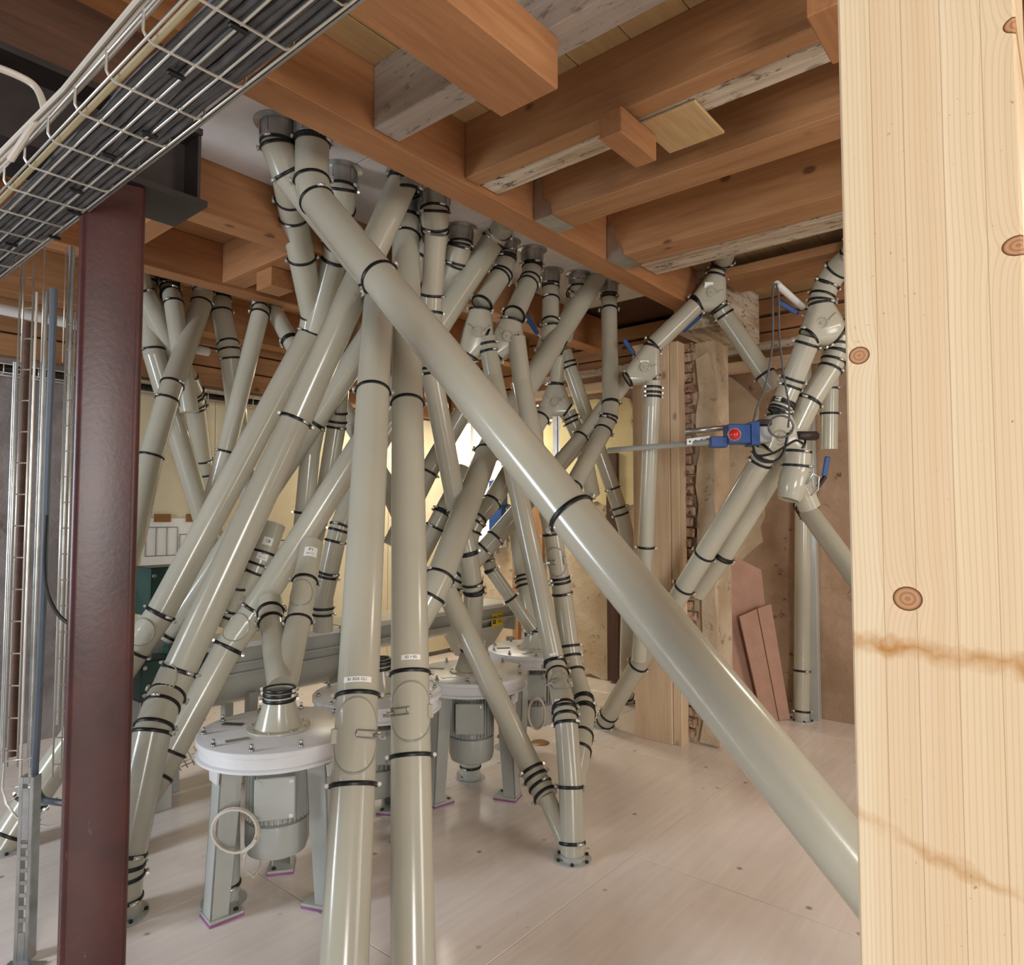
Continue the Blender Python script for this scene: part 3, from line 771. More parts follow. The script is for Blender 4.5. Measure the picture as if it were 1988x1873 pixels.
pipe('grey pipe with twin clamps running down right, behind the leaning middle pipe', SM,
     [(1096, 682, 29), (1105, 712, 29), (1196, 968, 29), (1210, 1010, 29), (1222, 1060, 29), (1217, 1290, 28), ('F', 1216, 1364)],
     [(1102, 704), (1107, 712), (1190, 948), (1202, 985), (1206, 998)], vc=False)
pw1 = pipe('grey pipe leaning left from the labelled valve to the trough conveyor', SM,
     [(1212, 742, 32), (1130, 850, 33), (952, 1055, 36), (885, 1125, 36), (878, 1160, 36)], [(1130, 851, 0.0), (880, 1120)])
pw2 = pipe('grey pipe leaning left out of the shaded valve in the middle', SM,
     [(1056, 800, 34), (955, 975, 37), (917, 1015, 38), (908, 1060, 38)], [(1050, 812), (918, 1012)])
pipe('short grey leg pipe right of the shaded valve', SM, [(1102, 800, 31), (1130, 860, 31), (1150, 960, 30)], [(1106, 812), (1109, 820)], vc=False)
pipe('thin grey pipe above the shaded valve', SM * 0.8, [(1084, 690, 25), (1079, 745, 25)], [(1079, 745)])
pipe('grey inlet pipe with three clamps above the farthest grinding machine', SM,
     [(998, 985, 32), (1014, 1110, 33), (1036, 1222, 34), (1037, 1238, 34)], [(1013, 1120), (1015, 1128), (1017, 1138), (1036, 1222), (1037, 1232)], vc=False)
pipe('small grey branch pipe with an open top joining the farthest machine inlet', 0.085,
     [(945, 1048, 25), (948, 1098, 25), (1034, 1222, 25)], [(951, 1106, 0.0), (990, 1163, 0.0)], vc=False)

# dark group between the leaning left pipes
pipe('shaded upright grey pipe behind the leaning pipes, above the labelled inlets', SM,
     [('C', 655, 565), (632, 720, 38), (602, 880, 37), (592, 990, 37), (586, 1050, 37)], [(592, 995)], vc=False)
pipe('shaded grey pipe with a silver clamp behind the leaning pipes', SM,
     [('C', 690, 575), (662, 700, 37), (655, 815, 36), (632, 960, 36), (606, 1060, 36)], [(653, 818)], vc=False)
pipe('shaded grey pipe slanting down to the right behind the upright front pair', SM,
     [(630, 700, 34), (655, 772, 34), (745, 930, 35), (800, 1050, 35)], [(655, 772)], vc=False)
pipe('shaded grey pipe leaning left onto the trough lid', SM,
     [(760, 820, 36), (690, 945, 37), (655, 1035, 38), (640, 1105, 38), (628, 1160, 38), (627, 1225, 38)], [(657, 1030, 0.0), (637, 1112), (636, 1119), (628, 1180), (628, 1192)], vc=False)
pipe('shaded grey pipe leaning left behind the right upright pipe', SM,
     [(905, 790, 36), (840, 900, 36), (760, 1060, 37)], [(846, 925)], vc=False)
pipe('shaded grey pipe leaning left to the yellow-stickered trough', SM,
     [(905, 910, 35), (852, 1010, 36), (800, 1110, 36)], [(862, 995)], vc=False)
pin1 = pipe('left branch of the forked inlet pipe over the nearest grinding machine', SM,
     [(524, 1165, 45), (526, 1200, 46), (547, 1334, 53)], [(528, 1188, 0.2), (527, 1207, 0.0)], vc=False)
pin2 = pipe('right branch of the forked inlet pipe with an oval hatch over the nearest machine', SM,
     [(606, 1056, 43), (592, 1130, 45), (580, 1205, 47), (550, 1332, 52.5)], [(591, 1128, 0.0), (580, 1205, 0.0)], vc=False)
hatch(pin2, 586, 1163, 1.0, 0.075, -0.2, 0)
def sticker(pp, px, py, w, h, lines):
    o = curved_patch(pp, px, py, w, h).build('label_strip', M['label'], pp.root)
    o['label'] = 'white printed label'
    p, up, view, side = on_pipe(pp, px, py); r = pp.D / 2 + 0.0022
    for k, (body, s, dy) in enumerate(lines):
        me = text_mesh(body, s)
        for v in me.vertices: v.co = wrap(p, up, view, side, r, v.co.x, v.co.y + dy)
        link('lettering', me, M['ink'], o)
sticker(pin2, 596, 1082, 0.07, 0.06, [('P1', 0.026, 0.012), ('B2A CL1', 0.012, -0.012)])
pin3 = pipe('thick open-topped grey inlet pipe with two printed labels', B,
     [(531, 1018, 46), (506, 1092, 47), (478, 1150, 47)], [(505, 1096)], vc=False)
sticker(pin3, 533, 1060, 0.06, 0.05, [('18', 0.03, 0.0)])
sticker(pin3, 522, 1083, 0.07, 0.05, [('P1', 0.022, 0.01), ('B2A CL1', 0.011, -0.01)])
pipe('grey elbow pipe resting on the trough behind the leaning pipe', SM,
     [(470, 1105, 38), (455, 1170, 38), (440, 1215, 38)], [(462, 1140), (452, 1185), (448, 1196)], vc=False)

# right group
D13 = 0.13
pipe('short slanting grey pipe between the top valve and the labelled valve', SM * 1.08,
     [(1352, 592, 36), (1268, 672, 36)], [(1266, 672, 0.0), (1352, 594, 0.0)], vc=False)
pipe('short ceiling pipe with three clamps above the top right valve', SM * 1.08,
     [('C', 1412, 480), (1404, 508, 36), (1392, 535, 36)], [(1404, 504), (1398, 520), (1395, 528)], vc=False, stub=0.0)
pipe('upright grey pipe below the labelled valve, in front of the pale stud', 0.105,
     [(1268, 740, 31), (1266, 790, 31), (1254, 1062, 30.5), (1241, 1280, 29.5)], [(1268, 752), (1267, 762), (1266, 770), (1254, 1062, 0.0)], vc=False)
pipe('grey pipe slanting right from the top valve to the forked joint', SM * 1.08,
     [(1396, 596, 36), (1410, 618, 36), (1502, 752, 37)], [(1399, 600), (1406, 612), (1487, 726, 0.0)], vc=False)
pipe('thick grey pipe entering the upper right valve from the ceiling beside the post', B,
     [('C', 1668, 430), (1612, 535, 46), (1597, 575, 46), (1594, 590, 46)], [(1607, 550), (1597, 575), (1595, 586)], vc=False)
pipe('grey pipe leaning left from the upper right valve to the forked joint', SM * 1.1,
     [(1572, 655, 43), (1528, 765, 42), (1513, 800, 42)], [(1566, 668, 0.0), (1542, 738, 0.0), (1514, 783), (1513, 793), (1512, 801)], vc=False)
ps2 = pipe('grey pipe leaning left behind, from the upper right valve past the blue actuator', 0.137,
     [(1628, 655, 43.5), (1622, 700, 43.5), (1572, 778, 43.5), (1520, 885, 43), (1402, 1080, 40.5), (1352, 1150, 39)],
     [(1625, 668), (1624, 684), (1618, 700), (1572, 778, 0.0), (1402, 1076, 0.0)], vc=True)
ps1 = pipe('grey pipe leaning left from the actuator valve down to a floor flange beside the stud', D13,
     [(1486, 878, 43), (1472, 905, 42.6), (1328, 1140, 38.2), (1240, 1288, 35.4), (1180, 1390, 33.8), ('F', 1170, 1410)],
     [(1482, 885), (1476, 897), (1367, 1076, 0.0), (1328, 1140, 0.0), (1238, 1290, 0.0), (1182, 1388)], vc=False)
pipe('grey pipe slanting right from the lowest valve, ending behind the post', SM * 1.05,
     [(1558, 975, 36), (1572, 996, 37), (1720, 1200, 44)], [(1560, 978), (1565, 986), (1570, 992)], floor_to=True, vc=False)
pipe('short open-ended grey pipe hanging beside the pale post', SM,
     [(1613, 640, 32), (1609, 872, 32)], [(1611, 754), (1610, 803)], vc=False)
pipe('upright grey drain pipe standing in the back recess', SM,
     [(1560, 700, 29), (1557, 1300, 29.5), ('F', 1556, 1398)], [(1557, 1302)], vc=False)
o_ = pz(1584, 1396, 0.0); u_, v_ = o_.dot(UD), o_.dot(VD)
tag(timber('square_duct', u_ - 0.035, u_ + 0.035, v_ - 0.035, v_ + 0.035, 0.0, 2.6, 'z', M['paint_cool']), 'slim square grey duct beside the drain pipe in the back recess', 'duct')

# ------------------------------------------------------------------ diverter valves
def diverter(label, D, inlet, outs, d, bulge=0.13, boss=None, lever=None, note=None, depth_off=0.0):
    """inlet and outs: (px, py, size factor); the casting is a hull over the three mouths and a bulged middle"""
    pi = pt(inlet[0], inlet[1], d); po = [pt(q[0], q[1], d) for q in outs]
    c = (pi + sum(po, Vector())) / (1 + len(po))
    root = thing('diverter_valve', label, 'valve', min(po, key=lambda p: p.z))
    view = (C0 - c).normalized()
    bm = bmesh.new()
    def circ(p, t, r, n=20):
        e1 = t.orthogonal().normalized(); e2 = t.cross(e1)
        for i in range(n):
            a = 2 * math.pi * i / n; bm.verts.new(p + (e1 * math.cos(a) + e2 * math.sin(a)) * r)
    circ(pi, (c - pi).normalized(), D / 2 * 1.0)
    for p in po: circ(p, (p - c).normalized(), D / 2 * 1.0)
    ax = (pi - c).normalized(); sd = ax.cross(view).normalized()
    nrm = ax.cross(sd)
    for k, s in ((-1, 1.0), (1, 1.0)):
        cc_ = c - ax * 0.01 + nrm * k * D * 0.42
        for i in range(20):
            a = 2 * math.pi * i / 20; bm.verts.new(cc_ + ax * math.cos(a) * bulge * 0.62 + sd * math.sin(a) * bulge * 0.62)
    for i in range(24):
        a = 2 * math.pi * i / 24; bm.verts.new(c - ax * 0.005 + ax * math.cos(a) * bulge * 0.78 + sd * math.sin(a) * bulge * 0.78)
    r = bmesh.ops.convex_hull(bm, input=bm.verts)
    bmesh.ops.delete(bm, geom=[v for v in bm.verts if not v.link_faces], context='VERTS')
    bmesh.ops.recalc_face_normals(bm, faces=bm.faces)
    for f in bm.faces: f.smooth = True
    for e in bm.edges:
        if len(e.link_faces) == 2 and e.calc_face_angle(0) > 0.75: e.smooth = False
    me = bpy.data.meshes.new('valve_body'); bm.to_mesh(me); bm.free()
    link('valve_body', me, M['paint'], root)
    fn = nrm if nrm.dot(view) > 0 else -nrm
    fc = c + fn * (D * 0.5 + 0.002)
    if boss is None: boss = 0.034
    MM = axes(sd, fn.cross(sd), fn, fc)
    if MM.to_3x3().determinant() < 0: MM = axes(-sd, fn.cross(-sd), fn, fc)
    bo = MB().lathe([(0.001, 0.02), (boss * 0.35, 0.02), (boss * 0.4, 0.012), (boss * 0.75, 0.012), (boss * 0.85, 0.018), (boss, 0.016), (boss, -0.01)], 24, MM).build('shaft_boss', M['paint'], root)
    MB().box(fc + fn * 0.02, boss * 0.5, 0.004, 0.012, MM.to_3x3()).build('shaft_key', M['paint_cool'], bo)
    for s in (-1, 1):
        a0 = fc + fn * 0.001 + sd * s * boss * 0.9 + ax * 0.01
        MB().tube(a0, fc + fn * -0.004 + sd * s * bulge * 0.55 + ax * bulge * 0.35, 0.006, 0.004, 8).build('casting_rib', M['paint'], root)
    for p in po:
        clamp(root, p, (p - c), D)
    clamp(root, pi, (pi - c), D)
    if lever:
        a, b = pt(lever[0], lever[1], d + depth_off), pt(lever[2], lever[3], d + depth_off)
        lv = MB().tube(pt(lever[4], lever[5], d + depth_off * 0.5), a, 0.006, n=8).build('lever_rod', M['galv'], root)
        q = (b - a).normalized(); w_ = view.cross(q).normalized(); vv = q.cross(w_)
        MB().box((a + b) / 2, (b - a).length, 0.032, 0.016, Matrix((q, w_, vv)).transposed()).build('lever_grip', M['blue'], lv, 0.005)
    if note:
        q = pt(note[0], note[1], d) ; q = q + view * (D * 0.5)
        s = MB().box(q, 0.058, 0.003, 0.058, axes(RT, view, view.cross(RT), (0, 0, 0)).to_3x3()).build('valve_label', M['label'], root)
        me = text_mesh('B4', 0.022)
        for v in me.vertices: v.co = q + view * 0.0025 + RT * v.co.x + UPV * (v.co.y - 0.008)
        link('lettering', me, M['ink'], s)
    return root
diverter('left of the two joined trouser valves behind the diagonal pipe', 0.13, (932, 602), [(946, 655), (908, 690)], 4.25, 0.135)
diverter('right of the two joined trouser valves, next to the blue lever', 0.13, (993, 622), [(1003, 662), (960, 688)], 4.27, 0.135)
diverter('small valve with a raised blue lever behind the leaning middle pipe', SM, (1069, 632), [(1094, 676), (1052, 690)], FPX * SM / 33, 0.10, lever=(1044, 648, 1022, 614, 1056, 664), depth_off=-0.12)
diverter('shaded trouser valve with a round boss in the middle background', SM, (1079, 747), [(1056, 802), (1101, 798)], FPX * SM / 31, 0.13)
diverter('trouser valve with a white label and blue lever before the pale stud', 0.112, (1266, 674), [(1218, 735), (1268, 738)], FPX * 0.112 / 32, 0.12, lever=(1231, 688, 1211, 658, 1245, 705), note=(1251, 708), depth_off=0.1)
diverter('top right trouser valve with a dark blue lever hanging below', SM * 1.08, (1392, 537), [(1352, 590), (1395, 596)], FPX * SM * 1.08 / 36, 0.13, lever=(1360, 612, 1326, 643, 1372, 600), note=(1376, 556), depth_off=0.08)
diverter('large glossy trouser valve beside the upper part of the pale post', SM * 1.1, (1594, 590), [(1570, 655), (1626, 650)], FPX * SM * 1.1 / 43, 0.15, lever=(1548, 608, 1512, 585, 1565, 615), depth_off=0.1)
diverter('valve under the blue actuator with tangled black clamps', SM * 1.1, (1512, 803), [(1487, 876), (1548, 872)], FPX * SM * 1.1 / 42, 0.13, boss=0.05)
# lowest valve: open mouth below and a side branch with a lever
dv = FPX * SM * 1.1 / 44
r = thing('diverter_valve', 'lowest right valve with an open downward mouth and blue lever', 'valve', pt(1533, 965, dv))
a, b, e = pt(1550, 872, dv), pt(1546, 915, dv), pt(1532, 968, dv - 0.02)
mb = MB().tube(a, b, 0.07, 0.078, 28, caps=False)
ax_ = (e - b).normalized(); q = ax_.orthogonal().normalized()
mb.lathe([(0.078, 0.0), (0.085, 0.03), (0.082, 0.09), (0.066, 0.165), (0.058, 0.175), (0.052, 0.172), (0.05, 0.1), (0.0, 0.09)], 28, axes(q, ax_.cross(q), ax_, b))
mb.build('valve_body', M['paint'], r)
clamp(r, a.lerp(b, 0.1), b - a, 0.14); clamp(r, a.lerp(b, 0.75), b - a, 0.15)
br = MB().tube(pt(1548, 930, dv), pt(1572, 985, dv + 0.02), 0.062, 0.062, 24).build('branch_mouth', M['paint'], r)
mb = MB().sweep([pt(1566, 940, dv - 0.09), pt(1578, 920, dv - 0.09), pt(1590, 925, dv - 0.09), pt(1588, 950, dv - 0.09), pt(1574, 962, dv - 0.09)], 0.005, 8); mb.build('lever_bow', M['galv'], br)
lv = MB().tube(pt(1588, 945, dv - 0.06), pt(1602, 925, dv - 0.06), 0.012, n=10).build('lever_rod', M['black'], r)
q0, q1 = pt(1600, 925, dv - 0.06), pt(1607, 886, dv - 0.06); q = (q1 - q0).normalized(); w_ = Vector((0, -1, 0)).cross(q).normalized()
MB().box((q0 + q1) / 2, (q1 - q0).length, 0.03, 0.016, Matrix((q, w_, q.cross(w_))).transposed()).build('lever_grip', M['blue'], lv, 0.005)

# ------------------------------------------------------------------ actuator, its rail and tubes
da = 3.9
r = thing('valve_actuator', 'blue motor actuator with a round red indicator on the right valve', 'actuator', pt(1440, 862, da))
def pbox(name, x0, y0, x1, y1, d, depth, m, parent, bev=0.004):
    c = pt((x0 + x1) / 2, (y0 + y1) / 2, d); sx = abs(x1 - x0) * d / FPX; sz = abs(y1 - y0) * d / FPX
    return MB().box(c, sx, depth, sz).build(name, m, parent, bev)
pbox('actuator_body', 1409, 825, 1452, 862, da, 0.11, M['blue'], r)
pbox('actuator_cover', 1452, 820, 1468, 866, da, 0.13, M['blue'], r)
pbox('end_cap', 1378, 848, 1410, 869, da, 0.06, M['blue'], r)
c = pt(1426, 843, da - 0.056); 
ind = MB().lathe([(0.0, 0.02), (0.02, 0.017), (0.03, 0.006), (0.031, 0.0)], 24, axes(RT, Vector((0, 0, 1)), Vector((0, -1, 0)), c)).build('indicator_lens', M['red'], r); ind['label'] = 'round red indicator lens'
MB().lathe([(0.031, 0.0), (0.036, 0.004), (0.038, 0.0), (0.038, -0.01)], 24, axes(RT, Vector((0, 0, 1)), Vector((0, -1, 0)), c)).build('indicator_rim', M['bolt'], ind)
pbox('coupling_block', 1468, 828, 1494, 860, da, 0.07, M['galv'], r)
pbox('terminal_strip', 1470, 815, 1496, 826, da, 0.05, M['black'], r)
tag(MB().tube(pt(1182, 874, da + 0.75), pt(1380, 858, da + 0.02), 0.017, n=14).build('conduit_tube', M['paint_cool']), 'horizontal grey conduit tube running left from the blue actuator', 'conduit')
r2 = thing('perforated_rail', 'perforated grey mounting rail behind the conduit left of the actuator', 'rail', pt(1368, 848, da + 0.12))
a, b = pt(1330, 838, da + 0.12), pt(1410, 830, da + 0.12)
MB().tube(a, b, 0.016, n=6).build('rail_top', M['galv'], r2)
a, b = pt(1333, 858, da + 0.12), pt(1378, 852, da + 0.12); q = (b - a).normalized()
MB().box((a + b) / 2, (b - a).length, 0.012, 0.036, Matrix((q, Vector((0, 0, 1)).cross(q).normalized(), Vector((0, 0, 1)))).transposed()).build('rail_strip', M['galv'], r2)
for k in range(4):
    MB().tube(a.lerp(b, (k + .5) / 4) + Vector((0, -0.009, 0)), a.lerp(b, (k + .5) / 4) + Vector((0, -0.006, 0)), 0.006, n=10).build('rail_hole', M['black'], r2)
tag(MB().tube(pt(1548, 846, da + 0.2), pt(1585, 846, da + 0.25), 0.028, n=6).build('shaft_end', M['steel_dark']), 'dark shaft end sticking out right of the actuator valve', 'shaft')
def cable(name, label, cat, pts, rad, m, group=None):
    P = [pt(*q) if not isinstance(q, Vector) else q for q in pts]
    # smooth the corners
    out = []
    for i in range(len(P) - 1):
        p0 = P[max(i - 1, 0)]; p1_, p2_ = P[i], P[i + 1]; p3_ = P[min(i + 2, len(P) - 1)]
        for k in range(8):
            t = k / 8
            out.append(0.5 * ((2 * p1_) + (p2_ - p0) * t + (2 * p0 - 5 * p1_ + 4 * p2_ - p3_) * t * t + (3 * p1_ - p0 - 3 * p2_ + p3_) * t ** 3))
    out.append(P[-1])
    return tag(MB().sweep(out, rad, 8).build(name, m), label, cat, group)
cable('control_cable', 'thin grey cable dropping from the white tube to the actuator', 'cable', [(1505, 550, da), (1500, 570, da), (1500, 660, da), (1488, 740, da), (1470, 790, da), (1462, 820, da)], 0.006, M['cable_dark'])
cable('control_cable', 'thin grey cable dropping from the white tube to the valve ring', 'cable', [(1507, 550, da), (1512, 580, da), (1513, 650, da), (1522, 730, da), (1532, 790, da), (1530, 830, da)], 0.006, M['cable_dark'])
cable('cable_coil', 'ring of grey cable coiled at the actuator valve', 'cable', [(1516 + 24 * math.cos(a * 0.52), 828 + 21 * math.sin(a * 0.52), da - 0.13 - 0.002 * a) for a in range(25)], 0.006, M['cable_dark'])
for k, q in enumerate(([(1462, 866, da - .1), (1470, 884, da - .12), (1500, 880, da - .14), (1522, 868, da - .13), (1545, 855, da - .1), (1560, 862, da - .08)], [(1460, 876, da - .11), (1476, 894, da - .13), (1502, 896, da - .13), (1520, 880, da - .12), (1530, 840, da - .12)])):
    cable('control_cable', ('black cable looping right under the actuator valve', 'black cable looping up under the actuator valve')[k], 'cable', q, 0.007, M['black'])
tag(MB().tube(pt(1508, 551, da), pt(1558, 596, da + 0.3), 0.02, n=14).build('plastic_tube', M['white_paint']), 'short white plastic tube beside the dark blue lever', 'tube')

# ------------------------------------------------------------------ grinding machines with white round housings
def machine(label, x, y, rz, out_ang, cable_loop=True):
    g = 'round white grinding machines'
    R = 0.325
    root = thing('grinding_machine', label, 'machine', (x, y, 0), 0, g)
    L = Matrix.Translation((x, y, 0))
    def lt(prof, nm, m, par, n=48): return MB().lathe(prof, n, L).build(nm, M[m], par)
    ho = lt([(0.02, 0.61), (R - 0.012, 0.61), (R, 0.615), (R, 0.625), (R - 0.012, 0.63), (R - 0.012, 0.668), (R, 0.673), (R, 0.692), (R - 0.004, 0.695), (0.02, 0.695)], 'housing', 'white_paint', root, 64)
    for i in range(10):
        a = 2 * math.pi * i / 10 + 0.3
        mb = MB().tube((x + math.cos(a) * (R - 0.03), y + math.sin(a) * (R - 0.03), 0.694), (x + math.cos(a) * (R - 0.03), y + math.sin(a) * (R - 0.03), 0.704), 0.012, n=6)
        mb.tube((x + math.cos(a) * (R - 0.03), y + math.sin(a) * (R - 0.03), 0.704), (x + math.cos(a) * (R - 0.03), y + math.sin(a) * (R - 0.03), 0.722), 0.006, n=8)
        mb.build('stud_bolt', M['galv'], ho)
    co = lt([(0.13, 0.696), (0.13, 0.704), (0.098, 0.705), (0.092, 0.72), (0.062, 0.815), (0.062, 0.86), (0.055, 0.86)], 'inlet_cone', 'paint', root, 40)
    for zz in (0.815, 0.838, 0.857): clamp(root, Vector((x, y, zz)), Vector((0, 0, 1)), 0.124)
    for i in range(8):
        a = 2 * math.pi * i / 8
        MB().tube((x + math.cos(a) * 0.116, y + math.sin(a) * 0.116, 0.703), (x + math.cos(a) * 0.116, y + math.sin(a) * 0.116, 0.709), 0.007, n=6).build('cone_bolt', M['galv'], co)
    # name plates on the lid
    a = -2.2 + rz
    MB().box((x + math.cos(a) * 0.2, y + math.sin(a) * 0.2, 0.6965), 0.09, 0.035, 0.003, Matrix.Rotation(rz + 0.5, 3, 'Z')).build('name_plate', M['galv'], ho)
    MB().box((x + math.cos(a - 1.2) * 0.22, y + math.sin(a - 1.2) * 0.22, 0.6965), 0.09, 0.03, 0.003, Matrix.Rotation(rz - 0.2, 3, 'Z')).build('name_plate', M['steel_dark'], ho)
    # motor hanging below
    mo = lt([(0.02, 0.608), (0.15, 0.608), (0.15, 0.585), (0.108, 0.58), (0.108, 0.335), (0.13, 0.33), (0.13, 0.235), (0.12, 0.2), (0.09, 0.185), (0.01, 0.183)], 'motor', 'paint_cool', root)
    fin = MB().box((0, 0, 0), 0.024, 0.005, 0.235).mesh('cooling_fin'); fin.materials.append(M['paint_cool'])
    for i in range(36):
        a = 2 * math.pi * i / 36
        link('cooling_fin', fin, None, mo, L @ Matrix.Rotation(a, 4, 'Z') @ Matrix.Translation((0.118, 0, 0.458)))
    b_ = math.atan2(-y, -x) - 0.06; cen = Vector((x + math.cos(b_) * 0.148, y + math.sin(b_) * 0.148, 0.47)); Rm = Matrix.Rotation(b_ + math.pi / 2, 3, 'Z')
    tb = MB().box(cen, 0.15, 0.07, 0.16, Rm).build('terminal_box', M['paint_cool'], root, 0.006)
    lid = MB().box(cen + Rm @ Vector((0, -0.038, 0)), 0.156, 0.012, 0.166, Rm).build('box_lid', M['paint_cool'], tb, 0.004)
    for sx in (-1, 1):
        for sz in (-1, 1):
            p = cen + Rm @ Vector((sx * 0.062, -0.045, sz * 0.068)); MB().tube(p, p + Rm @ Vector((0, -0.003, 0)), 0.009, n=10).build('lid_screw', M['galv'], tb)
    # three legs
    for k in range(3):
        a = rz + math.radians(-140 + 120 * k)
        dr = Vector((math.cos(a), math.sin(a), 0)); sdv = Vector((-dr.y, dr.x, 0)); c0 = Vector((x, y, 0))
        top, bot = c0 + dr * 0.215 + Vector((0, 0, 0.608)), c0 + dr * 0.245 + Vector((0, 0, 0.02))
        mb = MB()
        for s in (-1, 1):
            mb.prism([bot + sdv * s * 0.043 - dr * 0.03, bot + sdv * s * 0.043 + dr * 0.04, top + sdv * s * 0.043 + dr * 0.04, top + sdv * s * 0.043 - dr * 0.05], -sdv * s * 0.006)
        mb.prism([bot - sdv * 0.043 + dr * 0.04, bot + sdv * 0.043 + dr * 0.04, top + sdv * 0.043 + dr * 0.04, top - sdv * 0.043 + dr * 0.04], -dr * 0.006)
        lg = mb.build('leg', M['paint_cool'], root)
        mb = MB().box(c0 + dr * 0.225 + Vector((0, 0, 0.0155)), 0.13, 0.11, 0.011, axes(dr, sdv, Vector((0, 0, 1)), (0, 0, 0)).to_3x3())
        mb.build('foot_plate', M['paint_cool'], lg)
        MB().box(c0 + dr * 0.225 + Vector((0, 0, 0.005)), 0.134, 0.114, 0.009, axes(dr, sdv, Vector((0, 0, 1)), (0, 0, 0)).to_3x3()).build('rubber_pad', M['pink'], lg)
        fb = c0 + dr * 0.18 + sdv * 0.03 + Vector((0, 0, 0.021)); MB().tube(fb, fb + Vector((0, 0, 0.006)), 0.01, n=8).build('anchor_bolt', M['steel_dark'], lg)
        ls = c0 + dr * 0.262 + Vector((0, 0, 0.585))
        MB().prism([ls - sdv * 0.05, ls + sdv * 0.05, ls + sdv * 0.04 + Vector((0, 0, -0.05)), ls - sdv * 0.04 + Vector((0, 0, -0.05))], dr * 0.008).build('leg_bracket', M['white_paint'], lg)
    # outlet pipe down to the floor
    oc = Vector((x + math.cos(out_ang) * 0.205, y + math.sin(out_ang) * 0.205, 0))
    MB().tube(oc + Vector((0, 0, 0.01)), oc + Vector((0, 0, 0.20)), 0.06, n=28).build('outlet_pipe', M['paint_cool'], root)
    MB().tube(oc + Vector((0, 0, 0.20)), oc + Vector((0, 0, 0.61)), 0.06, 0.05, n=28).build('outlet_pipe', M['paint_cool'], root)
    link('outlet_flange', flange_mesh(0.12), None, root, Matrix.Translation(oc)); clamp(root, oc + Vector((0, 0, 0.075)), Vector((0, 0, 1)), 0.12)
    return root
machine('nearest round white machine with a grey motor, left of the upright pipes', -0.995, 2.96, 0.05, math.radians(195))
machine('round white machine half hidden behind the two upright front pipes', -0.69, 3.56, -0.3, math.radians(150))
machine('round white machine with a ribbed motor, right of the upright pipes', -0.235, 4.03, 0.0, math.radians(95))
machine('farthest round white machine, behind the pipe with the oval hatch', 0.16, 4.72, 0.35, math.radians(160))
def coil(label, px, py, d, rw, rh, m, extra=()):
    P = [pt(px + rw * math.cos(0.3 * a + 0.4) * (1 + 0.06 * math.sin(a * 0.23)), py + rh * math.sin(0.3 * a + 0.4) * (1 + 0.05 * math.cos(a * 0.19)), d + 0.0012 * a) for a in range(66)]
    return tag(MB().sweep(P + [pt(*q) for q in extra], 0.0048, 8).build('cable_coil', m), label, 'cable')
coil('coil of white cable hanging on the leg of the nearest machine', 457, 1612, 2.62, 44, 42, M['cable_light'], [(474, 1665, 2.72), (478, 1690, 2.74), (492, 1703, 2.76), (505, 1685, 2.8), (509, 1656, 2.84)])
coil('coil of white cable beside the motor of the farthest machine', 1042, 1385, 4.33, 16, 30, M['cable_light'], [])

# ------------------------------------------------------------------ trough conveyor with green gear motors
tb0 = pt(700, 1212, 4.85); tu, tv = tb0.dot(UD), tb0.dot(VD) + 0.21; ZT = tb0.z
r = thing('trough_conveyor', 'long grey trough conveyor behind the round machines, with a yellow sticker', 'conveyor', uv(tu, tv, 0))
sp_ = pv(965, 1202, tv - 0.162); su = sp_.dot(UD)
u0, u1 = tu - 1.12, su + 0.22
def uprof(name, u0, u1, hw, zt, zb, m, par, th=0.0):
    prof = [(-hw, zt), (-hw, zb + hw)] + [(-hw * math.cos(a), zb + hw - hw * math.sin(a)) for a in [math.pi * k / 12 for k in range(1, 12)]] + [(hw, zb + hw), (hw, zt)]
    mb = MB(); n = len(prof)
    A = [uv(u0, tv + x, z_) for x, z_ in prof]; Bq = [uv(u1, tv + x, z_) for x, z_ in prof]
    mb.add(A + Bq, [(i, i + 1, n + i + 1, n + i) for i in range(n - 1)], True); mb.add(A, [tuple(range(n))]); mb.add(Bq, [tuple(range(n - 1, -1, -1))]); mb.add([A[0], A[-1], Bq[-1], Bq[0]], [(0, 1, 2, 3)])
    return mb.build(name, m, par)
um = u0 + 1.0
uprof('trough_body', u0, um, 0.16, ZT - 0.012, 0.42, M['paint_cool'], r)
uprof('trough_body', um, u1, 0.16, ZT - 0.012, ZT - 0.24, M['paint_cool'], r)
timber('trough_lid', u0, u1, tv - 0.21, tv + 0.21, ZT - 0.012, ZT, 'u', M['paint_cool'], r)
timber('side_flange', u0, u1, tv - 0.20, tv - 0.158, ZT - 0.14, ZT - 0.125, 'u', M['paint_cool'], r)
timber('pan_flange', u0, um, tv - 0.205, tv - 0.157, ZT - 0.2, ZT - 0.185, 'u', M['paint_cool'], r)
timber('lid_bead', u0, u1, tv - 0.215, tv - 0.205, ZT - 0.035, ZT - 0.002, 'u', M['white_paint'], r)
for k in range(9):
    uu = u0 + 0.1 + k * 0.28
    lb = timber('lid_clip', uu, uu + 0.03, tv - 0.225, tv - 0.2, ZT - 0.03, ZT + 0.012, 'u', M['galv'], r)
for uu in (u0 + 0.0, u0 + 0.5, um - 0.02, u1 - 0.02):
    timber('joint_flange', uu, uu + 0.02, tv - 0.2, tv + 0.2, (0.40 if uu < um else ZT - 0.26), ZT, 'v', M['paint_cool'], r)
mb = MB(); zt_, zb_ = ZT - 0.2, ZT - 0.45
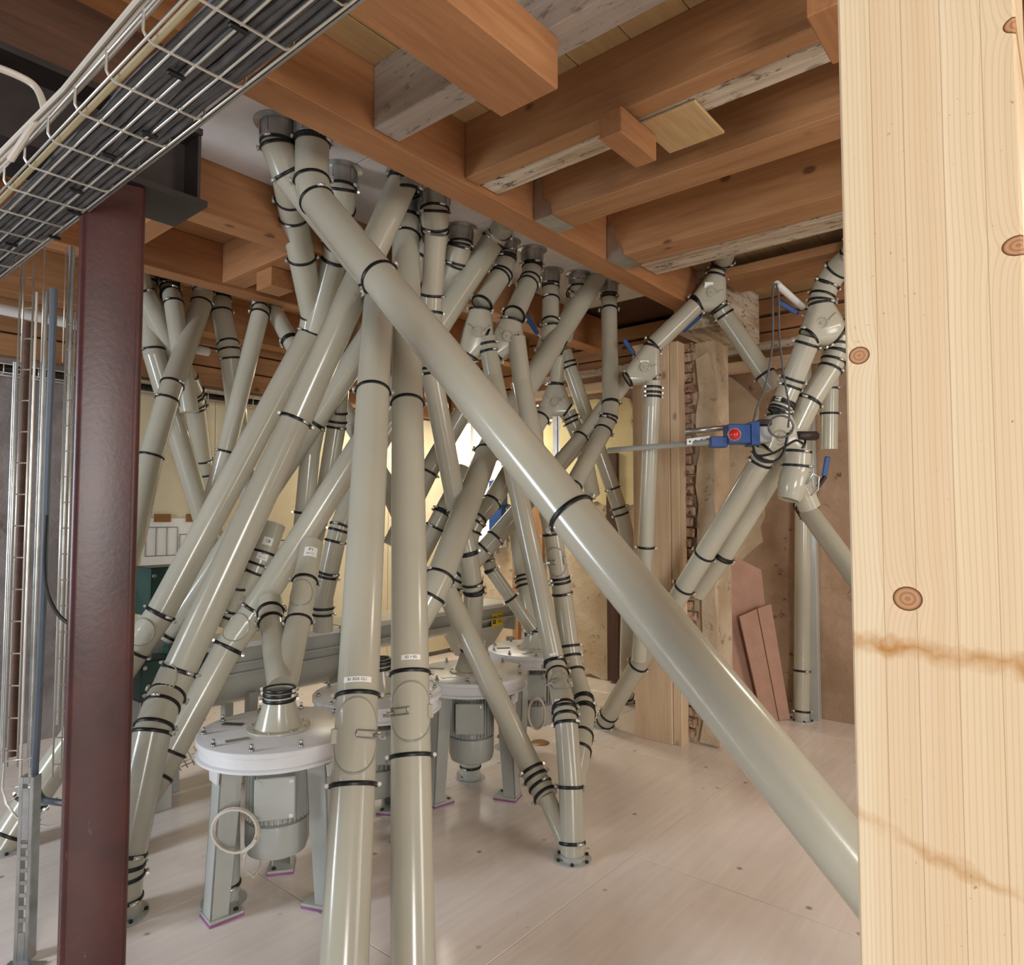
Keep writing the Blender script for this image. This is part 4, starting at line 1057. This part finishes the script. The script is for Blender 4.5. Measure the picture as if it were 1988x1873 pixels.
for a, bq in (((u1 - 0.62, u1 - 0.1), (u1 - 0.5, u1 - 0.25)),):
    T_ = [uv(a[0], tv - 0.16, zt_), uv(a[1], tv - 0.16, zt_), uv(a[1], tv + 0.16, zt_), uv(a[0], tv + 0.16, zt_)]
    B_ = [uv(bq[0], tv - 0.08, zb_), uv(bq[1], tv - 0.08, zb_), uv(bq[1], tv + 0.08, zb_), uv(bq[0], tv + 0.08, zb_)]
    mb.add(T_ + B_, [(0, 1, 5, 4), (1, 2, 6, 5), (2, 3, 7, 6), (3, 0, 4, 7), (4, 5, 6, 7), (3, 2, 1, 0)])
mb.build('hopper', M['paint_cool'], r)
for uu in (u0 + 0.3, u0 + 1.2, u1 - 0.05):
    for s in (-1, 1):
        timber('leg', uu, uu + 0.06, tv + s * 0.15 - 0.03, tv + s * 0.15 + 0.03, 0.0, 0.5, 'z', M['paint_cool'], r)
st = timber('warning_sticker', su - 0.075, su + 0.075, tv - 0.1645, tv - 0.1615, sp_.z - 0.055, sp_.z + 0.055, 'u', M['yellow'], r, 0); st['label'] = 'yellow warning sticker'
mb = MB()
for k in range(5): mb.box(uv(su + 0.035, tv - 0.166, sp_.z + 0.03 - 0.014 * k), 0.055, 0.002, 0.004, Matrix.Rotation(ROTU, 3, 'Z'))
hx = su - 0.04
def seg(x0, z0, x1, z1): mb.tube(uv(hx + x0, tv - 0.166, sp_.z + z0), uv(hx + x1, tv - 0.166, sp_.z + z1), 0.004, n=6)
seg(-0.01, 0.03, -0.01, -0.03); seg(0.01, 0.03, 0.012, -0.03); seg(-0.022, 0.012, 0.022, 0.02); seg(-0.022, -0.03, 0.02, -0.03); seg(-0.02, -0.005, 0.018, -0.005)
mb.build('sticker_print', M['ink'], st)
def gearmotor(label, c, rz, s=1.0):
    r = thing('gear_motor', label, 'motor', c, rz)
    L = Matrix.Translation(c) @ Matrix.Rotation(rz, 4, 'Z')
    def bx(nm, p, a, b, cc_, m, par=r, bev=0.008): 
        o = link(nm, MB().box((0, 0, 0), a * s, b * s, cc_ * s).mesh(nm, bev), M[m], par, L @ Matrix.Translation(Vector(p) * s)); return o
    bx('gearbox', (0, 0, 0.12), 0.2, 0.2, 0.24, 'green')
    MB().lathe([(0.0, 0.0), (0.09 * s, 0.0), (0.09 * s, 0.22 * s), (0.075 * s, 0.25 * s), (0.0, 0.25 * s)], 24, L @ Matrix.Translation(Vector((0.1, 0, 0.14)) * s) @ Matrix.Rotation(math.pi / 2, 4, 'Y')).build('motor_barrel', M['green'], r)
    for k in range(12):
        a = 2 * math.pi * k / 12
        link('cooling_fin', MB().box((0, 0, 0), 0.18 * s, 0.006, 0.02).mesh('cooling_fin'), M['green'], r, L @ Matrix.Translation(Vector((0.21, 0, 0.14)) * s) @ Matrix.Rotation(a, 4, 'X') @ Matrix.Translation((0, 0, 0.095 * s)))
    tbx = bx('terminal_box', (0.15, 0, 0.265), 0.12, 0.12, 0.06, 'green')
    MB().tube(L @ Vector((0.1 * s, -0.06 * s, 0.27 * s)), L @ Vector((0.1 * s, -0.085 * s, 0.27 * s)), 0.014, n=10).build('cable_gland', M['bolt'], tbx)
    for q in ((-0.08, -0.102, 0.04), (0.08, -0.102, 0.04), (-0.08, -0.102, 0.2), (0.08, -0.102, 0.2)):
        MB().tube(L @ (Vector(q) * s), L @ (Vector((q[0], q[1] - 0.01, q[2])) * s), 0.012, n=6).build('cover_bolt', M['galv'], r)
    return r
gm1 = gearmotor('dark green gear motor standing on the trough, below the wall drawing', pt(312, 1190, 4.0), ROTU, 1.15)
gm2 = gearmotor('dark green gear motor low beside the red column', pt(292, 1352, 3.75), ROTU, 0.9)
for g, w in ((gm1, 'upper'), (gm2, 'lower')):
    p = WM[g.name].translation
    tag(timber('motor_stand', p.dot(UD) - 0.09, p.dot(UD) + 0.09, p.dot(VD) - 0.09, p.dot(VD) + 0.09, 0.0, p.z - 0.001, 'z', M['paint_cool']), 'grey stand under the %s green gear motor' % w, 'stand')

# ------------------------------------------------------------------ wall drawing, blue cabinet
d0 = pv(278, 1000, 5.70); d1 = pv(384, 1100, 5.70)
ua, ub = d0.dot(UD), pv(392, 1000, 5.70).dot(UD); zt_, zb_ = pv(330, 1006, 5.70).z, pv(330, 1150, 5.70).z
r = thing('wall_drawing', 'large white technical drawing taped to the cream wall', 'drawing', uv((ua + ub) / 2, 5.71, zb_))
sh = timber('paper_sheet', ua, ub, 5.708, 5.712, zb_, zt_, 'u', M['label'], r, 0)
mb = MB()
def dl(x0, z0, x1, z1): mb.tube(uv(ua + (ub - ua) * x0, 5.7065, zb_ + (zt_ - zb_) * z0), uv(ua + (ub - ua) * x1, 5.7065, zb_ + (zt_ - zb_) * z1), 0.003, n=4)
for x in (0.05, 0.22, 0.4): dl(x, 0.5, x, 0.88); 
for x0, x1, z0, z1 in ((0.05, 0.22, 0.5, 0.88), (0.22, 0.4, 0.5, 0.88), (0.4, 0.58, 0.5, 0.88), (0.62, 0.86, 0.55, 0.78), (0.66, 0.82, 0.05, 0.2)):
    dl(x0, z0, x1, z0); dl(x0, z1, x1, z1); dl(x0, z0, x0, z1); dl(x1, z0, x1, z1)
dl(0, 0.28, 1, 0.28)
for k in range(24):
    a, b = 2 * math.pi * k / 24, 2 * math.pi * (k + 1) / 24
    dl(0.74 + 0.12 * math.cos(a), 0.40 + 0.09 * math.sin(a), 0.74 + 0.12 * math.cos(b), 0.40 + 0.09 * math.sin(b))
mb.build('drawn_lines', M['cable_dark'], r)
for x in (0.18, 0.72): timber('tape_strip', ua + (ub - ua) * x, ua + (ub - ua) * (x + 0.28), 5.703, 5.707, zt_ - 0.03, zt_ + 0.035, 'u', M['tape'], r, 0)
b0 = pu(955, 985, 5.55)
r = thing('wall_cabinet', 'narrow blue wall cabinet with a white top in the far background', 'cabinet', b0)
bu, bv_ = b0.dot(UD), b0.dot(VD)
timber('cabinet_body', 5.6, 5.70, bv_ - 0.09, bv_ + 0.09, 1.42, 1.98, 'z', M['blue'], r)
timber('cabinet_top', 5.6, 5.70, bv_ - 0.085, bv_ + 0.085, 1.985, 2.35, 'z', M['white_paint'], r)
timber('cabinet_base', 5.6, 5.70, bv_ - 0.085, bv_ + 0.085, 1.25, 1.415, 'z', M['white_paint'], r)
sb = pt(1002, 1050, 4.9)
r = thing('socket_box', 'pale grey socket box with three outlets behind the hatch pipe', 'socket', sb)
MB().box(sb, 0.08, 0.03, 0.15).build('box_body', M['galv'], r, 0.005)
for k in (-1, 0, 1): MB().tube(sb + Vector((0, -0.016, 0.045 * k)), sb + Vector((0, -0.024, 0.045 * k)), 0.013, n=12).build('outlet', M['label'], r)
pr = thing('mounting_profile', 'bright galvanised slotted profile hanging below the shaded valve', 'profile', pt(1081, 890, 4.75))
for k in (-1, 1): MB().box(pt(1080 + 5 * k, 850, 4.75), 0.012, 0.03, 0.30).build('profile_flange', M['galv'], pr)
MB().box(pt(1080, 850, 4.77), 0.03, 0.006, 0.30).build('profile_web', M['galv'], pr)

# ------------------------------------------------------------------ big wire cable tray, upper left
ZTR = 2.50; tu0, tu1 = 0.515, 0.708
r = thing('cable_tray', 'galvanised wire cable tray running across the upper left corner', 'cable tray', uv(tu1, 1.5, ZTR))
Va, Vb = 0.2, 3.6
lw = MB().tube((0, 0, 0), (Vb - Va, 0, 0), 0.0031, n=6).mesh('long_wire'); lw.materials.append(M['wire'])
Lv = axes(VD, -UD, Vector((0, 0, 1)), uv(0, Va, ZTR))
for k in range(5):
    uu = tu0 + (tu1 - tu0) * k / 4
    link('long_wire', lw, None, r, axes(VD, -UD, Vector((0, 0, 1)), uv(uu, Va, ZTR)))
for uu in (tu0 - 0.004, tu1 + 0.004):
    for z_ in (0.05,): link('long_wire', lw, None, r, axes(VD, -UD, Vector((0, 0, 1)), uv(uu, Va, ZTR + z_)))
cwm = MB().sweep([(-0.006, 0, 0.055), (-0.006, 0, 0.012), (0.0, 0, 0.002), (0.012, 0, -0.005), (tu1 - tu0 - 0.012, 0, -0.005), (tu1 - tu0, 0, 0.002), (tu1 - tu0 + 0.006, 0, 0.012), (tu1 - tu0 + 0.006, 0, 0.055)], 0.0031, 6).mesh('cross_wire'); cwm.materials.append(M['wire'])
k = 0; v_ = Va + 0.05
while v_ < Vb:
    link('cross_wire', cwm, None, r, axes(UD, VD, Vector((0, 0, 1)), uv(tu0, v_, ZTR)))
    v_ += 0.18; k += 1
gc = 'dark cables lying in the wire tray'
cm = []
for j in range(2):
    P = [Vector((-(Vb - Va) * 0.5 + (Vb - Va) * i / 24, random.uniform(-.003, .003), random.uniform(-.002, .003))) for i in range(25)]
    me = MB().sweep(P, 0.0085, 8).mesh('power_cable'); me.materials.append(M['cable_dark']); cm.append(me)
for lay in range(2):
    for k in range(9):
        o = link('power_cable', cm[(k + lay) % 2], None, None, axes(VD, -UD, Vector((0, 0, 1)), uv(tu0 + 0.05 + k * 0.0165 + lay * 0.006, (Va + Vb) / 2 + random.uniform(-.05, .05), ZTR + 0.012 + lay * 0.017)))
        tag(o, 'dark grey cable lying among the bundle in the wire tray', 'cable', gc)
me = MB().tube((-(Vb - Va) / 2, 0, 0), ((Vb - Va) / 2, 0, 0), 0.007, n=10).mesh('conduit')
tag(link('cream_conduit', me, M['cable_cream'], None, axes(VD, -UD, Vector((0, 0, 1)), uv(tu0 + 0.02, (Va + Vb) / 2, ZTR + 0.0095))), 'cream conduit along the left edge of the wire tray', 'conduit')
for k in range(10):
    v_ = 0.75 + k * 0.22 + random.uniform(-.04, .04); uu = tu0 + 0.06 + random.random() * 0.14
    # cable ties round the bottom wires
    o = link('cable_tie', MB().box((0, 0, 0), 0.035, 0.012, 0.009).mesh('cable_tie', 0.002), M['black'], r, axes(UD, VD, Vector((0, 0, 1)), uv(uu, v_, ZTR - 0.004)))
for k in range(3):
    P = [uv(tu0 + 0.004 + 0.0135 * k, 0.2 + 0.2 * i, ZTR + 0.100 + 0.004 * k + 0.004 * math.sin(i * 1.3 + k)) for i in range(9)] + [uv(tu0 - 0.006 + 0.0135 * k, 1.98, ZTR + 0.09), uv(tu0 - 0.03 + 0.012 * k, 2.2, ZTR + 0.06), uv(tu0 - 0.06 + 0.012 * k, 2.7, ZTR + 0.03)]
    tag(MB().sweep(P, 0.0065, 8).build('white_cable', M['cable_light']), 'pale cable strapped along the upper side of the wire tray', 'cable', 'pale cables beside the wire tray')
cable('white_cable', 'pale cable curving in from the left edge above the wire tray', 'cable', [(-30, 122, 1.66), (30, 145, 1.7), (66, 166, 1.72), (82, 195, 1.72), (84, 222, 1.72), (60, 250, 1.72), (20, 310, 1.75)], 0.009, M['cable_light'])
db = pt(10, 205, 2.35)  # plain black box where the left edge reads black
tag(timber('dark_box', db.dot(UD) - 0.9, db.dot(UD) + 0.12, db.dot(VD) - 0.05, db.dot(VD) + 0.35, db.z - 0.10, db.z + 0.12, 'u', M['black']), 'black box at the left edge above the wire tray', 'duct')
# strip under the right edge of the tray
timber('edge_strip', tu1 + 0.008, tu1 + 0.014, 0.2, 3.6, ZTR + 0.002, ZTR + 0.02, 'v', M['galv'], r, 0)

# ------------------------------------------------------------------ upright trays and conduits left of the column
def vert(px, py0, py1, d):            # plumb line through the pixel at mid height
    p = pt(px, 1000, d); a = pt(px, py0, d).z; b = pt(px, py1, d).z
    return Vector((p.x, p.y, a)), Vector((p.x, p.y, b))
def upright_tray(label, xs, d, y0, y1, ny, loop=True):
    r = thing('wire_tray', label, 'cable tray', vert(xs[0], y0, y1, d)[1])
    tops = []
    for k, x in enumerate(xs):
        a, b = vert(x, y0, y1, d + 0.05 * (k % 2)); tops.append((a, b))
        MB().tube(a, b, 0.0035, n=6).build('upright_wire', M['wire'], r)
    for i in range(ny):
        t = (i + 0.5) / ny
        P = [a.lerp(b, t) for a, b in tops]
        MB().sweep([P[0] + Vector((0, 0.0, 0))] + P[1:], 0.003, 6).build('cross_wire', M['wire'], r)
    return r
upright_tray('upright galvanised wire tray nearest the left edge', (24, 31, 50), 2.75, 500, 1480, 16)
upright_tray('upright galvanised wire tray touching the red column on its left', (118, 134, 150), 2.7, 600, 1500, 18)
for label, x, y0, y1, d, rad, m in (('pale bluish conduit tube nearest the left edge', 20, 700, 1500, 2.85, 0.010, 'galv'), ('bright upright conduit tube left of the dark cable', 74, 560, 1480, 2.78, 0.011, 'galv'), ('upright conduit tube close to the red column', 124, 470, 1400, 2.85, 0.012, 'galv'), ('thin upright rod left of the conduits', 57, 560, 1530, 2.7, 0.005, 'wire'), ('brown upright tube behind the left wire tray', 40, 620, 1460, 3.1, 0.016, 'wood_dark'), ('slender rod beside the red column', 143, 430, 1500, 2.8, 0.007, 'galv')):
    a, b = vert(x, y0, y1, d); tag(MB().tube(a, b, rad, n=12).build('conduit_tube', M[m]), label, 'conduit')
for x in (30, 70, 112):
    a, b = vert(x, 470, 700, 2.75); tag(MB().tube(a, b, 0.0025, n=6).build('hanger_rod', M['wire']), {30: 'thin hanger rod at the far left under the tray', 70: 'thin hanger rod in the middle under the tray', 112: 'thin hanger rod nearest the column under the tray'}[x], 'rod')
cable('feed_cable', 'thick slate-grey cable running down beside the left wire trays', 'cable', [(104, 560, 2.6), (103, 620, 2.6), (98, 760, 2.6), (92, 900, 2.6), (86, 1100, 2.6), (80, 1250, 2.6), (72, 1420, 2.6), (68, 1510, 2.6), (80, 1548, 2.6), (105, 1556, 2.6), (140, 1560, 2.62)], 0.013, M['cable_blue'])
cable('feed_cable', 'thin dark cable bending right behind the red column', 'cable', [(90, 1000, 2.58), (86, 1090, 2.58), (92, 1150, 2.58), (115, 1195, 2.58), (150, 1220, 2.6)], 0.007, M['black'])
r = thing('wire_loop', 'curved end of the wire tray at the foot of the left trays', 'cable tray', pt(90, 1600, 2.6))
for k in range(2):
    P = [pt(8 + 0 * k, 1480, 2.6 + .06 * k), pt(5, 1530, 2.6 + .06 * k), pt(12, 1560, 2.6 + .06 * k), pt(32, 1585, 2.6 + .06 * k), pt(62, 1598, 2.6 + .06 * k), pt(95, 1604, 2.6 + .06 * k), pt(125, 1596, 2.6 + .06 * k)]
    MB().sweep(P, 0.004, 6).build('bent_wire', M['wire'], r)
for a, b in (((62, 1598), (112, 1548)), ((12, 1560), (40, 1540)), ((66, 1580), (80, 1592)), ((8, 1530), (64, 1524)), ((10, 1478), (70, 1470))):
    MB().tube(pt(a[0], a[1], 2.62), pt(b[0], b[1], 2.62), 0.003, n=6).build('cross_wire', M['wire'], r)
# perforated strut
sp0 = pz(40, 1868, 0.0); sh_ = pt(45, 1515, (sp0 - C0).dot(FW)).z
r = thing('perforated_strut', 'galvanised perforated strut standing on the floor at the left edge', 'strut', sp0)
w_ = 0.05
mb = MB()
front = []
for s, wid in ((0, 0.014), (1, 0.014)):
    MB().box(sp0 + Vector((-w_ / 2 + s * w_ + (0.006 if s == 0 else -0.006), 0, sh_ / 2)), 0.012, 0.004, sh_).build('strut_edge', M['galv'], r)
for s in (0, 1): MB().box(sp0 + Vector((-w_ / 2 + s * w_, 0.02, sh_ / 2)), 0.004, 0.04, sh_).build('strut_side', M['galv'], r)
def sbar(za, zb): MB().box(sp0 + Vector((0, 0, (za + zb) / 2)), w_ - 0.026, 0.004, zb - za).build('strut_bar', M['galv'], r)
sbar(0.0, sh_ * 0.16); sbar(sh_ * 0.66, sh_ * 0.94); sbar(sh_ * 0.965, sh_)
for k in range(7):
    zc = sh_ * (0.16 + 0.5 * (k + 1) / 7.5); sbar(zc - 0.007, zc + 0.007)
MB().box(sp0 + Vector((0.03, -0.03, 0.003)), 0.13, 0.06, 0.006).build('strut_foot', M['galv'], r)

# wall tray along the left wall with its black cable
r = thing('wall_tray', 'narrow wire tray along the top of the left wall', 'cable tray', uv(2.5, 5.6, 2.55))
for v_, z_ in ((5.54, 2.56), (5.54, 2.62), (5.60, 2.55), (5.66, 2.56)):
    MB().tube(uv(-0.4, v_, z_), uv(5.0, v_, z_), 0.004, n=6).build('long_wire', M['wire'], r)
for k in range(27):
    u_ = -0.3 + k * 0.2
    MB().sweep([uv(u_, 5.54, 2.63), uv(u_, 5.54, 2.555), uv(u_, 5.66, 2.555)], 0.004, 6).build('cross_wire', M['wire'], r)
tag(MB().sweep([uv(-0.4 + 0.3 * i, 5.6, 2.60 + 0.008 * math.sin(i)) for i in range(19)], 0.03, 10).build('feed_cable', M['black']), 'thick black cable lying in the tray along the left wall', 'cable')
# grey-white duct high on the left
tag(MB().tube(uv(0.6, 5.0, 2.86), uv(2.5, 5.15, 2.86), 0.035, n=14).build('insulated_pipe', M['white_paint']), 'pale horizontal pipe under the ceiling at the left edge', 'pipe')
fl = thing('wire_basket', 'low wire basket tray on the floor between the left pipe and the machine', 'cable tray', pz(370, 1560, 0.0))
p0, p1_ = pt(335, 1480, 3.8), pt(402, 1452, 3.9)
for k in range(3): MB().tube(p0 + Vector((0, 0.05 * k, -0.03 * k)), p1_ + Vector((0, 0.05 * k, -0.03 * k)), 0.003, n=6).build('long_wire', M['wire'], fl)
for k in range(6):
    q = p0.lerp(p1_, k / 5); MB().tube(q + Vector((0, 0, 0.04)), q + Vector((0, 0.1, -0.08)), 0.003, n=6).build('cross_wire', M['wire'], fl)
# cover of the floor opening
q = pz(1048, 1442, 0.0)
tag(MB().lathe([(0.0, 0.006), (0.06, 0.006), (0.07, 0.0)], 24, Matrix.Translation(q)).build('floor_cap', M['tape']), 'small round brown cap on the floor under the farthest machine', 'cap')
